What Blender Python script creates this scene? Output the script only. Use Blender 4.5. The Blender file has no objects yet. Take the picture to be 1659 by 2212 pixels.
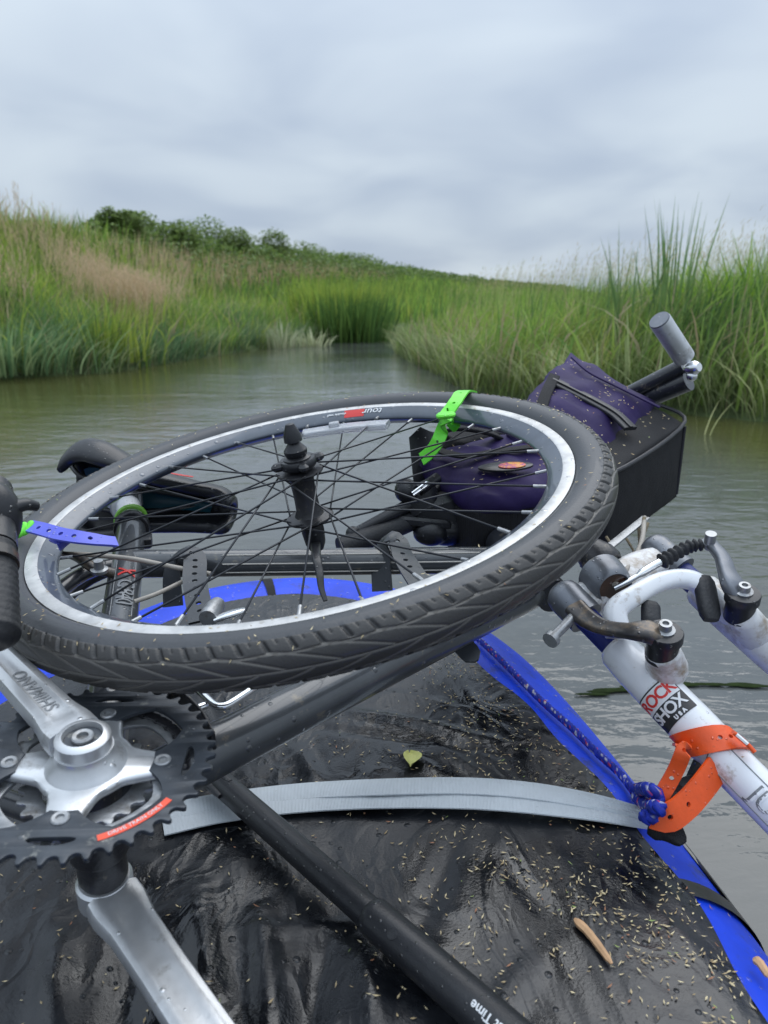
import bpy, bmesh, math, random
import numpy as np
from mathutils import Vector, Matrix
random.seed(7)
rng = np.random.default_rng(7)
SC = bpy.context.scene
COL = SC.collection
R_ = math.radians

# ------------------------------------------------------------------ camera, sky, sun
HC = 0.78
PITCH = R_(15.6)
cam_data = bpy.data.cameras.new('camera')
cam = bpy.data.objects.new('camera', cam_data)
COL.objects.link(cam)
cam.location = (0, 0, HC)
cam.rotation_euler = (math.pi / 2 - PITCH, 0, 0)
cam_data.sensor_fit = 'VERTICAL'
cam_data.sensor_height = 36
cam_data.lens = 26
cam_data.clip_start = 0.02
cam_data.clip_end = 2000
cam_data.dof.use_dof = True
cam_data.dof.focus_distance = 0.8
cam_data.dof.aperture_fstop = 9.0
SC.camera = cam
SUN_EL, SUN_AZ = R_(58), R_(25)

world = bpy.data.worlds.new('World')
SC.world = world
world.use_nodes = True
wn, wl = world.node_tree.nodes, world.node_tree.links
wn.clear()
def N(tree, kind, **kw):
    n = tree.nodes.new(kind)
    for k, v in kw.items():
        if k.startswith('i_'):
            n.inputs[int(k[2:])].default_value = v
        else:
            setattr(n, k, v)
    return n
def build_world():
    t = world.node_tree
    L = t.links.new
    out = N(t, 'ShaderNodeOutputWorld')
    sky = N(t, 'ShaderNodeTexSky', sky_type='NISHITA', sun_disc=False, sun_elevation=SUN_EL, sun_rotation=SUN_AZ)
    bg1 = N(t, 'ShaderNodeBackground'); bg1.inputs[1].default_value = 0.10
    L(sky.outputs[0], bg1.inputs[0])
    tc = N(t, 'ShaderNodeTexCoord')
    sp = N(t, 'ShaderNodeSeparateXYZ'); L(tc.outputs['Generated'], sp.inputs[0])
    ab = N(t, 'ShaderNodeMath', operation='ABSOLUTE'); L(sp.outputs[2], ab.inputs[0])
    ad = N(t, 'ShaderNodeMath', operation='ADD'); L(ab.outputs[0], ad.inputs[0]); ad.inputs[1].default_value = 0.22
    dx = N(t, 'ShaderNodeMath', operation='DIVIDE'); L(sp.outputs[0], dx.inputs[0]); L(ad.outputs[0], dx.inputs[1])
    dy = N(t, 'ShaderNodeMath', operation='DIVIDE'); L(sp.outputs[1], dy.inputs[0]); L(ad.outputs[0], dy.inputs[1])
    cb = N(t, 'ShaderNodeCombineXYZ'); L(dx.outputs[0], cb.inputs[0]); L(dy.outputs[0], cb.inputs[1])
    n1 = N(t, 'ShaderNodeTexNoise'); L(cb.outputs[0], n1.inputs['Vector'])
    n1.inputs['Scale'].default_value = 1.5; n1.inputs['Detail'].default_value = 3.5; n1.inputs['Roughness'].default_value = 0.42
    n1.inputs['Distortion'].default_value = 0.35
    rp = N(t, 'ShaderNodeValToRGB'); L(n1.outputs['Fac'], rp.inputs[0])
    rp.color_ramp.interpolation = 'B_SPLINE'
    rp.color_ramp.elements[0].position = 0.36; rp.color_ramp.elements[0].color = (0.43, 0.515, 0.65, 1)
    rp.color_ramp.elements[1].position = 0.64; rp.color_ramp.elements[1].color = (0.67, 0.76, 0.845, 1)
    # an overcast sky is about twice as bright overhead as at the horizon
    g1 = N(t, 'ShaderNodeMapRange'); zz = N(t, 'ShaderNodeMath', operation='POWER'); L(ab.outputs[0], zz.inputs[0]); zz.inputs[1].default_value = 1.9; L(zz.outputs[0], g1.inputs['Value'])
    g1.inputs['From Min'].default_value = 0.0; g1.inputs['From Max'].default_value = 1.0
    g1.inputs['To Min'].default_value = 0.95; g1.inputs['To Max'].default_value = 2.8
    mul = N(t, 'ShaderNodeVectorMath', operation='SCALE'); L(rp.outputs[0], mul.inputs[0]); L(g1.outputs[0], mul.inputs['Scale'])
    bg2 = N(t, 'ShaderNodeBackground'); L(mul.outputs[0], bg2.inputs[0]); bg2.inputs[1].default_value = 1.0
    mx = N(t, 'ShaderNodeMixShader'); mx.inputs[0].default_value = 0.92
    L(bg1.outputs[0], mx.inputs[1]); L(bg2.outputs[0], mx.inputs[2]); L(mx.outputs[0], out.inputs[0])
build_world()
sd = bpy.data.lights.new('sun', 'SUN')
sd.energy = 1.5; sd.angle = R_(55); sd.color = (1, 0.97, 0.93)
sun = bpy.data.objects.new('sun', sd); COL.objects.link(sun)
sun.rotation_euler = (math.pi / 2 - SUN_EL, 0, R_(155))
SC.view_settings.view_transform = 'Standard'
SC.view_settings.look = 'None'
SC.view_settings.exposure = 0
SC.view_settings.gamma = 1
SC.view_settings.use_curve_mapping = False

# ------------------------------------------------------------------ helpers
CP, SP_ = math.cos(PITCH), math.sin(PITCH)
FP = 1598.0
V = lambda *a: np.array(a, float)
def ray(u, v):
    x, y = (u - 829.5) / FP, (v - 1106.0) / FP
    return V(x, CP - y * SP_, -SP_ - y * CP)
CAM = V(0, 0, HC)
def at(u, v, d):            # point seen in direction (u, v) at depth d metres
    return CAM + ray(u, v) * d
def atz(u, v, z):           # point seen in direction (u, v) on the level z
    r = ray(u, v); return CAM + r * ((z - HC) / r[2])
def atp(u, v, p, n):        # point seen in direction (u, v) on a plane
    r = ray(u, v); return CAM + r * (np.dot(p - CAM, n) / np.dot(r, n))
def c6(x, y): return 1097.2 + x * .34722, 1097.2 + y * .34722
def c5(x, y): return 932.6 + x * .4378, 658.3 + y * .4378
def c4(x, y): return 493.7 + x * .33068, 822.9 + y * .33068
def c3(x, y): return x * .33068, 877.8 + y * .33068
def cA(x, y): return 164.6 + x * .26452, 1124.6 + y * .26452
def cB(x, y): return 658.3 + x * .26452, 932.6 + y * .26452
def c7(x, y): return x * .39682, 1371.5 + y * .39682
def c8(x, y): return 603.5 + x * .63622, 1371.5 + y * .63622
def nz(a): a = np.asarray(a, float); return a / np.linalg.norm(a)

def spline(pts, n=8):
    """Catmull-Rom through pts (any dimension)."""
    P = [np.asarray(p, float) for p in pts]
    if len(P) < 3:
        return [P[0] + (P[-1] - P[0]) * t for t in np.linspace(0, 1, n + 1)]
    Q = [2 * P[0] - P[1]] + P + [2 * P[-1] - P[-2]]
    out = []
    for i in range(1, len(Q) - 2):
        a, b, c, d = Q[i - 1:i + 3]
        for k in range(n):
            t = k / n
            out.append(.5 * ((2 * b) + (c - a) * t + (2 * a - 5 * b + 4 * c - d) * t * t + (3 * b - a - 3 * c + d) * t ** 3))
    out.append(P[-1])
    return out
def frames(path, up=None, closed=False):
    P = np.array(path, float); n = len(P)
    if closed:
        T = np.roll(P, -1, 0) - np.roll(P, 1, 0)
    else:
        T = np.gradient(P, axis=0)
    T /= np.linalg.norm(T, axis=1)[:, None] + 1e-12
    U = []
    if up is not None and np.ndim(up) == 2:
        ups = np.array(up, float)
        for t, u in zip(T, ups):
            u = u - t * np.dot(u, t); U.append(nz(u))
    else:
        u = V(0, 0, 1) if up is None else np.asarray(up, float)
        if abs(np.dot(u, T[0])) > .95: u = V(1, 0, 0)
        for t in T:
            u = u - t * np.dot(u, t); u = nz(u); U.append(u)
    U = np.array(U); S = np.cross(T, U)
    return P, T, U, S
def sweep(path, sec, scale=1.0, up=None, closed=False, caps=True):
    """sec: list of (side, up) points; scale: scalar, list or list of pairs along the path."""
    P, T, U, S = frames(path, up, closed)
    n, m = len(P), len(sec)
    sc = np.ones((n, 2)) * (np.array(scale, float).reshape(-1, 1) if np.ndim(scale) < 2 else np.array(scale, float))
    sec = np.array(sec, float)
    VV = (P[:, None] + S[:, None] * (sec[None, :, 0:1] * sc[:, None, 0:1]) + U[:, None] * (sec[None, :, 1:2] * sc[:, None, 1:2])).reshape(-1, 3)
    F = []
    for i in range(n if closed else n - 1):
        j = (i + 1) % n
        for k in range(m):
            l = (k + 1) % m
            F.append((i * m + k, i * m + l, j * m + l, j * m + k))
    if caps and not closed:
        F.append(tuple(range(m))[::-1]); F.append(tuple((n - 1) * m + k for k in range(m)))
    return VV, F
def circ(n=14, r=1.0):
    return [(r * math.cos(2 * math.pi * k / n), r * math.sin(2 * math.pi * k / n)) for k in range(n)]
def rrect(w, h, r, k=3):
    o = []
    for cx, cy, a0 in ((w / 2 - r, h / 2 - r, 0), (-w / 2 + r, h / 2 - r, 90), (-w / 2 + r, -h / 2 + r, 180), (w / 2 - r, -h / 2 + r, 270)):
        for i in range(k + 1):
            a = R_(a0 + 90 * i / k); o.append((cx + r * math.cos(a), cy + r * math.sin(a)))
    return o
def tube(path, r, n=14, **kw): return sweep(path, circ(n), r, **kw)
def rod(a, b, r, n=12, r2=None): return sweep([a, b], circ(n), [r, r if r2 is None else r2])
def lathe(prof, o, ax, n=24, ref=None):
    o, ax = np.asarray(o, float), nz(ax)
    u = np.cross(ax, V(1, 0, 0) if abs(ax[0]) < .9 else V(0, 1, 0)) if ref is None else np.asarray(ref, float)
    u = nz(u - ax * np.dot(u, ax)); w = np.cross(ax, u)
    VV, F = [], []
    for r, z in prof:
        for k in range(n):
            a = 2 * math.pi * k / n
            VV.append(o + ax * z + (u * math.cos(a) + w * math.sin(a)) * max(r, 1e-5))
    for i in range(len(prof) - 1):
        for k in range(n):
            l = (k + 1) % n
            F.append((i * n + k, i * n + l, (i + 1) * n + l, (i + 1) * n + k))
    F.append(tuple(range(n))[::-1]); F.append(tuple((len(prof) - 1) * n + k for k in range(n)))
    return np.array(VV), F
def box(o, ax, ay, az, sx, sy, sz, b=0.15):
    """bevelled block centred on o"""
    ax, ay, az = nz(ax), nz(ay), nz(az)
    s = min(sx, sy, sz) * b
    p = [np.asarray(o) - az * (sz / 2), np.asarray(o) - az * (sz / 2 - s), np.asarray(o) + az * (sz / 2 - s), np.asarray(o) + az * (sz / 2)]
    sec = rrect(sx, sy, min(sx, sy) * b * 1.2, 2)
    m = len(sec); VV = []
    for q, k in zip(p, (1 - 2 * s / sx, 1, 1, 1 - 2 * s / sx)):
        ky = 1 if k == 1 else 1 - 2 * s / sy
        for a, c in sec: VV.append(q + ax * a * k + ay * c * ky)
    F = [(i * m + k, i * m + (k + 1) % m, (i + 1) * m + (k + 1) % m, (i + 1) * m + k) for i in range(3) for k in range(m)]
    F.append(tuple(range(m))[::-1]); F.append(tuple(3 * m + k for k in range(m)))
    return np.array(VV), F
def ball(o, r, n=12, sc=(1, 1, 1)):
    pr = [(r * math.sin(math.pi * i / n), -r * math.cos(math.pi * i / n)) for i in range(n + 1)]
    VV, F = lathe(pr, (0, 0, 0), (0, 0, 1), n + 4)
    return VV * np.array(sc) + np.asarray(o), F
def strap_geo(path, ups, w, th, holes=(), hr=.003, taper=None):
    """a flat band along a path; holes: positions (metres along the path) of real round holes"""
    P, T, U, S = frames(path, ups)
    d = np.concatenate([[0], np.cumsum(np.linalg.norm(np.diff(P, axis=0), axis=1))]); Ltot = d[-1]
    def mp(s, x, h):
        s = min(max(s, 0), Ltot)
        q = lambda A: np.array([np.interp(s, d, A[:, k]) for k in range(3)])
        ww = 1.0 if taper is None else taper(s / Ltot)
        return q(P) + nz(q(S)) * x * ww + nz(q(U)) * h
    c = w / 2; cuts = [0.0]; hs = sorted(holes)
    segs = []; pos = 0.0
    hh = hr * 2.0
    for h0 in hs:
        if h0 - hh > pos + 1e-5: segs.append((pos, h0 - hh, False))
        segs.append((h0 - hh, h0 + hh, True)); pos = h0 + hh
    if pos < Ltot - 1e-5: segs.append((pos, Ltot, False))
    VV, F = [], []
    def add(p): VV.append(p); return len(VV) - 1
    for a, b, hole in segs:
        if not hole:
            k = max(1, int((b - a) / .006))
            prev = None
            for i in range(k + 1):
                s = a + (b - a) * i / k
                r = [add(mp(s, -c, th / 2)), add(mp(s, 0, th / 2)), add(mp(s, c, th / 2)), add(mp(s, c, -th / 2)), add(mp(s, 0, -th / 2)), add(mp(s, -c, -th / 2))]
                if prev:
                    for j in range(6): F.append((prev[j], prev[(j + 1) % 6], r[(j + 1) % 6], r[j]))
                prev = r
        else:
            m = (a + b) / 2
            outer = [(b, 0), (b, c), (m, c), (a, c), (a, 0), (a, -c), (m, -c), (b, -c)]
            inner = [(m + hr * math.cos(R_(45 * k)), hr * math.sin(R_(45 * k))) for k in range(8)]
            ot = [add(mp(s, x, th / 2)) for s, x in outer]; it = [add(mp(s, x, th / 2)) for s, x in inner]
            ob = [add(mp(s, x, -th / 2)) for s, x in outer]; ib = [add(mp(s, x, -th / 2)) for s, x in inner]
            for k in range(8):
                l = (k + 1) % 8
                F += [(ot[k], ot[l], it[l], it[k]), (ob[l], ob[k], ib[k], ib[l]), (it[k], it[l], ib[l], ib[k])]
                if k in (1, 2, 5, 6): F.append((ot[k], ob[k], ob[l], ot[l]))
    return np.array(VV), F

INV = {}
def thing(name, label, cat, loc=(0, 0, 0), mat4=None, group=None):
    o = bpy.data.objects.new(name, None); COL.objects.link(o)
    o.empty_display_size = .05
    if mat4 is not None: o.matrix_world = mat4; INV[o] = np.array(mat4.inverted())
    else:
        o.location = [float(c) for c in loc]; INV[o] = np.array(Matrix.Translation(Vector(o.location)).inverted())
    o['label'] = label; o['category'] = cat
    if group: o['group'] = group
    return o
def tagm(o, label, cat, group=None, kind=None):
    if label: o['label'] = label
    if cat: o['category'] = cat
    if group: o['group'] = group
    if kind: o['kind'] = kind
    return o
def mesh_of(name, geos, m, smooth=40, fixn=True):
    Vs, Fs, off = [], [], 0
    for g in geos:
        Vs.append(np.asarray(g[0], float)); Fs += [tuple(i + off for i in f) for f in g[1]]; off += len(g[0])
    me = bpy.data.meshes.new(name)
    me.from_pydata(np.concatenate(Vs).tolist(), [], Fs)
    if fixn:
        bm = bmesh.new(); bm.from_mesh(me)
        bmesh.ops.remove_doubles(bm, verts=bm.verts, dist=2e-6)
        bmesh.ops.recalc_face_normals(bm, faces=bm.faces); bm.to_mesh(me); bm.free()
    me.update()
    if m: me.materials.append(m)
    if smooth is not None:
        me.shade_smooth()
        if smooth < 180:
            try: me.set_sharp_from_angle(angle=R_(smooth))
            except Exception: pass
    return me
def part(name, geos, m, parent=None, smooth=40, local=False, label=None, kind=None, fixn=True):
    """one mesh object; geometry in world coordinates unless local"""
    if isinstance(geos, tuple): geos = [geos]
    if parent is not None:
        A = INV[parent]
        if not local: geos = [(np.asarray(g[0]) @ A[:3, :3].T + A[:3, 3], g[1]) for g in geos]
    me = mesh_of(name, geos, m, smooth, fixn)
    o = bpy.data.objects.new(name, me); COL.objects.link(o)
    if parent is not None: o.parent = parent; INV[o] = INV[parent]
    else: INV[o] = np.eye(4)
    if label: o['label'] = label
    if kind: o['kind'] = kind
    return o
def place(me, name, parent, M=None):
    o = bpy.data.objects.new(name, me); COL.objects.link(o); o.parent = parent
    if M is not None: o.matrix_local = M
    INV[o] = INV[parent]
    return o
def text_geo(s, size, extrude=.0003, align='CENTER', shear=0, bold=0.0, space=1.0, sub=1):
    cu = bpy.data.curves.new('t', 'FONT'); cu.body = s; cu.size = size; cu.extrude = extrude
    cu.align_x = align; cu.align_y = 'CENTER'; cu.shear = shear; cu.offset = bold; cu.space_character = space
    cu.resolution_u = 3
    ob = bpy.data.objects.new('t', cu); COL.objects.link(ob)
    dg = bpy.context.evaluated_depsgraph_get()
    me = bpy.data.meshes.new_from_object(ob.evaluated_get(dg))
    bpy.data.objects.remove(ob); bpy.data.curves.remove(cu)
    bm = bmesh.new(); bm.from_mesh(me)
    bmesh.ops.triangulate(bm, faces=bm.faces)
    for _ in range(sub):
        bmesh.ops.subdivide_edges(bm, edges=[e for e in bm.edges if e.calc_length() > size * .18], cuts=1)
        bmesh.ops.triangulate(bm, faces=bm.faces)
    VV = np.array([v.co[:] for v in bm.verts]); F = [tuple(v.index for v in f.verts) for f in bm.faces]
    bm.free(); bpy.data.meshes.remove(me)
    return VV, F
def shape_geo(outlines, depth, bevel=0.0):
    """filled 2-D shape with holes, extruded (local xy, thickness along z)"""
    cu = bpy.data.curves.new('s', 'CURVE'); cu.dimensions = '2D'; cu.fill_mode = 'BOTH'
    cu.extrude = depth / 2 - bevel; cu.bevel_depth = bevel; cu.bevel_resolution = 1; cu.offset = -bevel
    for o in outlines:
        sp = cu.splines.new('POLY'); sp.points.add(len(o) - 1); sp.use_cyclic_u = True
        for p, (x, y) in zip(sp.points, o): p.co = (x, y, 0, 1)
    ob = bpy.data.objects.new('s', cu); COL.objects.link(ob)
    dg = bpy.context.evaluated_depsgraph_get()
    me = bpy.data.meshes.new_from_object(ob.evaluated_get(dg))
    VV = np.array([v.co[:] for v in me.vertices]); F = [tuple(p.vertices) for p in me.polygons]
    bpy.data.objects.remove(ob); bpy.data.curves.remove(cu); bpy.data.meshes.remove(me)
    return VV, F
def xf(g, o, x, y, z):      # local geometry into a frame
    A = np.stack([x, y, z]); return np.asarray(g[0]) @ A + np.asarray(o), g[1]
def wrap(g, o, ax, up, r, lift=.0006):
    """bend flat text (x along ax, y round the tube) on a tube of radius r whose outward direction at y=0 is up"""
    ax, up = nz(ax), nz(up); up = nz(up - ax * np.dot(up, ax)); sd_ = np.cross(up, ax)
    P = np.asarray(g[0]); th = P[:, 1] / r
    rr = (r + lift + P[:, 2])[:, None]
    return o + ax * P[:, 0:1] + up * np.cos(th)[:, None] * rr + sd_ * np.sin(th)[:, None] * rr, g[1]

# ------------------------------------------------------------------ materials
def mat(name, col, rough=.5, metal=0, coat=0, spec=.5, var=.0, vscale=30, dirt=None, bump=0, bscale=200, drops=0, dscale=260,
        emis=None, trans=0, alpha=1, sheen=0, rvar=.0, weave=0, ior=1.5, stretch=None):
    m = bpy.data.materials.new(name); m.use_nodes = True
    t = m.node_tree; b = t.nodes['Principled BSDF']; L = t.links.new
    b.inputs['Base Color'].default_value = (*col, 1); b.inputs['Roughness'].default_value = rough
    b.inputs['Metallic'].default_value = metal; b.inputs['Coat Weight'].default_value = coat
    b.inputs['Coat Roughness'].default_value = .12
    b.inputs['Specular IOR Level'].default_value = spec; b.inputs['Transmission Weight'].default_value = trans
    b.inputs['Alpha'].default_value = alpha; b.inputs['IOR'].default_value = ior
    if sheen: b.inputs['Sheen Weight'].default_value = sheen
    tc = N(t, 'ShaderNodeTexCoord'); vec = tc.outputs['Object']
    if stretch:
        mp = N(t, 'ShaderNodeMapping'); mp.inputs['Scale'].default_value = stretch; L(vec, mp.inputs[0]); vec = mp.outputs[0]
    color = None
    if var or dirt:
        n = N(t, 'ShaderNodeTexNoise'); n.inputs['Scale'].default_value = vscale; n.inputs['Detail'].default_value = 6
        n.inputs['Roughness'].default_value = .62; L(vec, n.inputs['Vector'])
        rp = N(t, 'ShaderNodeValToRGB'); L(n.outputs['Fac'], rp.inputs[0])
        rp.color_ramp.elements[0].position = .3; rp.color_ramp.elements[1].position = .7
        rp.color_ramp.elements[0].color = (*[c * (1 - var) for c in col], 1); rp.color_ramp.elements[1].color = (*[min(1, c * (1 + var)) for c in col], 1)
        color = rp.outputs[0]
        if rvar:
            mr = N(t, 'ShaderNodeMapRange'); L(n.outputs['Fac'], mr.inputs['Value'])
            mr.inputs['From Min'].default_value = .3; mr.inputs['From Max'].default_value = .7
            mr.inputs['To Min'].default_value = max(.03, rough - rvar); mr.inputs['To Max'].default_value = min(1, rough + rvar)
            L(mr.outputs[0], b.inputs['Roughness'])
        if dirt:
            dc, amt, ds = dirt
            n2 = N(t, 'ShaderNodeTexNoise'); n2.inputs['Scale'].default_value = ds; n2.inputs['Detail'].default_value = 8; n2.inputs['Roughness'].default_value = .7
            L(vec, n2.inputs['Vector'])
            r2 = N(t, 'ShaderNodeMapRange'); L(n2.outputs['Fac'], r2.inputs['Value'])
            r2.inputs['From Min'].default_value = .62 - amt * .25; r2.inputs['From Max'].default_value = .74 - amt * .1
            mx = N(t, 'ShaderNodeMix', data_type='RGBA'); L(r2.outputs[0], mx.inputs[0]); L(color, mx.inputs[6]); mx.inputs[7].default_value = (*dc, 1)
            color = mx.outputs[2]
        L(color, b.inputs['Base Color'])
    last = None
    def addbump(h, strength, dist):
        nonlocal last
        bp = N(t, 'ShaderNodeBump'); bp.inputs['Strength'].default_value = strength; bp.inputs['Distance'].default_value = dist
        L(h, bp.inputs['Height'])
        if last: L(last, bp.inputs['Normal'])
        last = bp.outputs[0]
    if bump:
        n = N(t, 'ShaderNodeTexNoise'); n.inputs['Scale'].default_value = bscale; n.inputs['Detail'].default_value = 5; L(vec, n.inputs['Vector'])
        addbump(n.outputs['Fac'], bump, .002)
    if weave:
        wv = []
        for ax in ('X', 'Y'):
            w = N(t, 'ShaderNodeTexWave', bands_direction=ax); w.inputs['Scale'].default_value = weave; L(tc.outputs['Object'], w.inputs['Vector']); wv.append(w)
        mm = N(t, 'ShaderNodeMath', operation='MULTIPLY'); L(wv[0].outputs[0], mm.inputs[0]); L(wv[1].outputs[0], mm.inputs[1])
        addbump(mm.outputs[0], .5, .001)
    if drops:
        vo = N(t, 'ShaderNodeTexVoronoi'); vo.inputs['Scale'].default_value = dscale; vo.inputs['Randomness'].default_value = 1
        L(tc.outputs['Object'], vo.inputs['Vector'])
        # only some cells carry a drop; its size varies
        sp = N(t, 'ShaderNodeSeparateColor'); L(vo.outputs['Color'], sp.inputs[0])
        th = N(t, 'ShaderNodeMapRange'); L(sp.outputs[0], th.inputs['Value'])
        th.inputs['From Min'].default_value = 1 - drops; th.inputs['From Max'].default_value = 1; th.inputs['To Min'].default_value = 0; th.inputs['To Max'].default_value = .42
        sb = N(t, 'ShaderNodeMath', operation='SUBTRACT'); L(th.outputs[0], sb.inputs[0]); L(vo.outputs['Distance'], sb.inputs[1])
        mxx = N(t, 'ShaderNodeMath', operation='MAXIMUM'); L(sb.outputs[0], mxx.inputs[0]); mxx.inputs[1].default_value = 0
        sq = N(t, 'ShaderNodeMath', operation='POWER'); L(mxx.outputs[0], sq.inputs[0]); sq.inputs[1].default_value = .5
        addbump(sq.outputs[0], 1.0, .0016)
        gt = N(t, 'ShaderNodeMath', operation='GREATER_THAN'); L(mxx.outputs[0], gt.inputs[0]); gt.inputs[1].default_value = .001
        mc = N(t, 'ShaderNodeMath', operation='MAXIMUM'); L(gt.outputs[0], mc.inputs[0]); mc.inputs[1].default_value = coat
        L(mc.outputs[0], b.inputs['Coat Weight']); b.inputs['Coat Roughness'].default_value = .04
    if last:
        L(last, b.inputs['Normal']); L(last, b.inputs['Coat Normal'])
    if emis: b.inputs['Emission Color'].default_value = (*emis, 1); b.inputs['Emission Strength'].default_value = 1
    return m

DUST = (.20, .17, .12)
M = dict(
    black_paint=mat('black_paint', (.022, .024, .03), .32, coat=.5, var=.3, dirt=(DUST, .1, 60), drops=.30, dscale=170),
    frame_paint=mat('anthracite_frame_paint', (.055, .06, .066), .30, coat=.6, var=.2, dirt=(DUST, .12, 60), drops=.34, dscale=150),
    black_metal=mat('black_metal', (.02, .02, .023), .38, metal=0, var=.35, dirt=(DUST, .15, 90), bump=.2, bscale=300),
    black_plastic=mat('black_plastic', (.014, .015, .018), .36, var=.3, bump=.1, bscale=400, drops=.3, dscale=260),
    grip=mat('grip_rubber', (.016, .017, .02), .55, var=.3, bump=.4, bscale=260),
    rubber_strap=mat('rubber_strap', (.05, .055, .062), .42, var=.15, bump=.1, drops=.3, dscale=240),
    spoke=mat('spoke_black', (.035, .037, .042), .32, metal=.6),
    rim=mat('rim_dark', (.07, .085, .11), .28, coat=.5, var=.15, vscale=60, dirt=((.3, .28, .24), .0, 80), drops=.34, dscale=120),
    track=mat('brake_track', (.56, .555, .545), .42, metal=.35, var=.2, vscale=60, dirt=((.32, .29, .25), .12, 70), rvar=.12, drops=.22, dscale=130),
    silver=mat('brushed_silver', (.62, .63, .64), .36, metal=.75, var=.12, vscale=25, dirt=((.26, .24, .21), .22, 26), rvar=.08, bump=.05, drops=.12, dscale=170),
    post=mat('seat_post_silver', (.66, .68, .70), .45, metal=.25, var=.1, vscale=25, drops=.2),
    dull=mat('dull_silver', (.36, .37, .38), .42, metal=.7, var=.25, vscale=50, dirt=((.12, .10, .08), .4, 50), rvar=.1, bump=.15),
    chrome=mat('chrome', (.8, .81, .82), .14, metal=1, var=.05),
    ring=mat('chainring_black', (.045, .052, .062), .38, metal=.3, var=.3, vscale=40, dirt=((.22, .22, .2), .1, 90), bump=.06, drops=.12, dscale=150),
    white=mat('white_paint', (.76, .775, .80), .28, coat=.4, var=.05, vscale=18, dirt=((.33, .25, .17), .16, 42), drops=.22, dscale=150),
    white_dirty=mat('white_paint_muddy', (.66, .66, .66), .4, coat=.2, var=.12, vscale=25, dirt=((.28, .21, .14), .62, 42), drops=.2, dscale=150),
    shroud=mat('grey_cast_metal', (.17, .18, .2), .34, metal=.55, var=.2, dirt=((.28, .25, .2), .15, 60), drops=.2),
    arm=mat('brake_arm_grey', (.085, .08, .078), .34, metal=.6, var=.35, dirt=((.20, .15, .10), .5, 60), drops=.2),
    blue=mat('blue_tube_fabric', (.008, .06, .72), .48, coat=.06, spec=.3, var=.22, vscale=10, dirt=((.03, .05, .22), .2, 22), bump=.35, bscale=40, drops=.25, dscale=140),
    blue_shade=mat('dark_blue', (.01, .02, .16), .4),
    orange=mat('orange_strap', (.80, .095, .012), .42, var=.15, dirt=((.35, .07, .03), .12, 60), bump=.15, drops=.25, dscale=260),
    green=mat('green_strap', (.16, .78, .05), .4, var=.08, drops=.2, dscale=260),
    green2=mat('green_cord', (.2, .5, .05), .5),
    violet=mat('blue_violet_strap', (.10, .12, .62), .42, var=.1, drops=.2),
    purple=mat('purple_fabric', (.022, .012, .072), .66, var=.3, vscale=10, bump=1.0, bscale=26, spec=.25),
    cordura=mat('black_fabric', (.013, .013, .015), .75, spec=.3, var=.2, bump=.2, bscale=120, weave=130),
    zip=mat('zip_black', (.02, .02, .024), .5, bump=.3),
    print_white=mat('print_white', (.72, .73, .74), .5),
    print_grey=mat('print_grey', (.20, .21, .22), .45, metal=.3),
    print_red=mat('print_red', (.62, .03, .025), .4),
    print_red2=mat('print_bright_red', (.85, .085, .035), .35),
    print_black=mat('print_black', (.02, .02, .022), .4),
    pinstripe=mat('pinstripe', (.55, .52, .47), .35),
    cable=mat('cable_beige', (.33, .30, .26), .5, var=.2),
    reflector=mat('clear_reflector', (.75, .77, .8), .12, trans=.55, bump=.7, bscale=700, ior=1.45),
    teal=mat('teal_plastic', (.004, .045, .065), .4),
    wood=mat('wood_chip', (.50, .30, .16), .7, var=.2, vscale=60, bump=.4, bscale=120, stretch=(1, 1, 1)),
    leaf=mat('yellow_leaf', (.52, .52, .17), .5, var=.15, vscale=80),
    twig=mat('dry_twig', (.20, .16, .10), .8, var=.3, bump=.4),
    mudfab=mat('muddy_black_fabric', (.020, .018, .017), .5, var=.4, dirt=((.11, .045, .025), .35, 40), bump=.5, bscale=50, coat=.2),
    mud=mat('wet_mud_brown', (.06, .025, .014), .35, var=.4, coat=.5, bump=.5, bscale=70),
    weed=mat('water_weed', (.018, .030, .008), .9, spec=.1, var=.4, bump=.6, bscale=30),
    bark=mat('shrub_bark', (.09, .075, .055), .9, var=.3, bump=.5, bscale=30),
)

def web_mat():
    m = mat('grey_webbing', (.50, .54, .57), .6, var=.06, vscale=30, drops=.18, dscale=200)
    t = m.node_tree; L = t.links.new; b = t.nodes['Principled BSDF']
    at_ = N(t, 'ShaderNodeAttribute', attribute_name='st'); sp = N(t, 'ShaderNodeSeparateXYZ'); L(at_.outputs['Vector'], sp.inputs[0])
    def wave(src, f):
        a = N(t, 'ShaderNodeMath', operation='MULTIPLY'); L(src, a.inputs[0]); a.inputs[1].default_value = f
        s = N(t, 'ShaderNodeMath', operation='SINE'); L(a.outputs[0], s.inputs[0]); return s.outputs[0]
    a = wave(sp.outputs[0], 2 * math.pi / .0016); c = wave(sp.outputs[1], 2 * math.pi / .0035)
    s = N(t, 'ShaderNodeMath', operation='ADD'); L(a, s.inputs[0]); L(c, s.inputs[1])
    bp = N(t, 'ShaderNodeBump'); bp.inputs['Strength'].default_value = .3; bp.inputs['Distance'].default_value = .0004
    L(s.outputs[0], bp.inputs['Height']); L(bp.outputs[0], b.inputs['Normal'])
    return m
M['web'] = web_mat()

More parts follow.
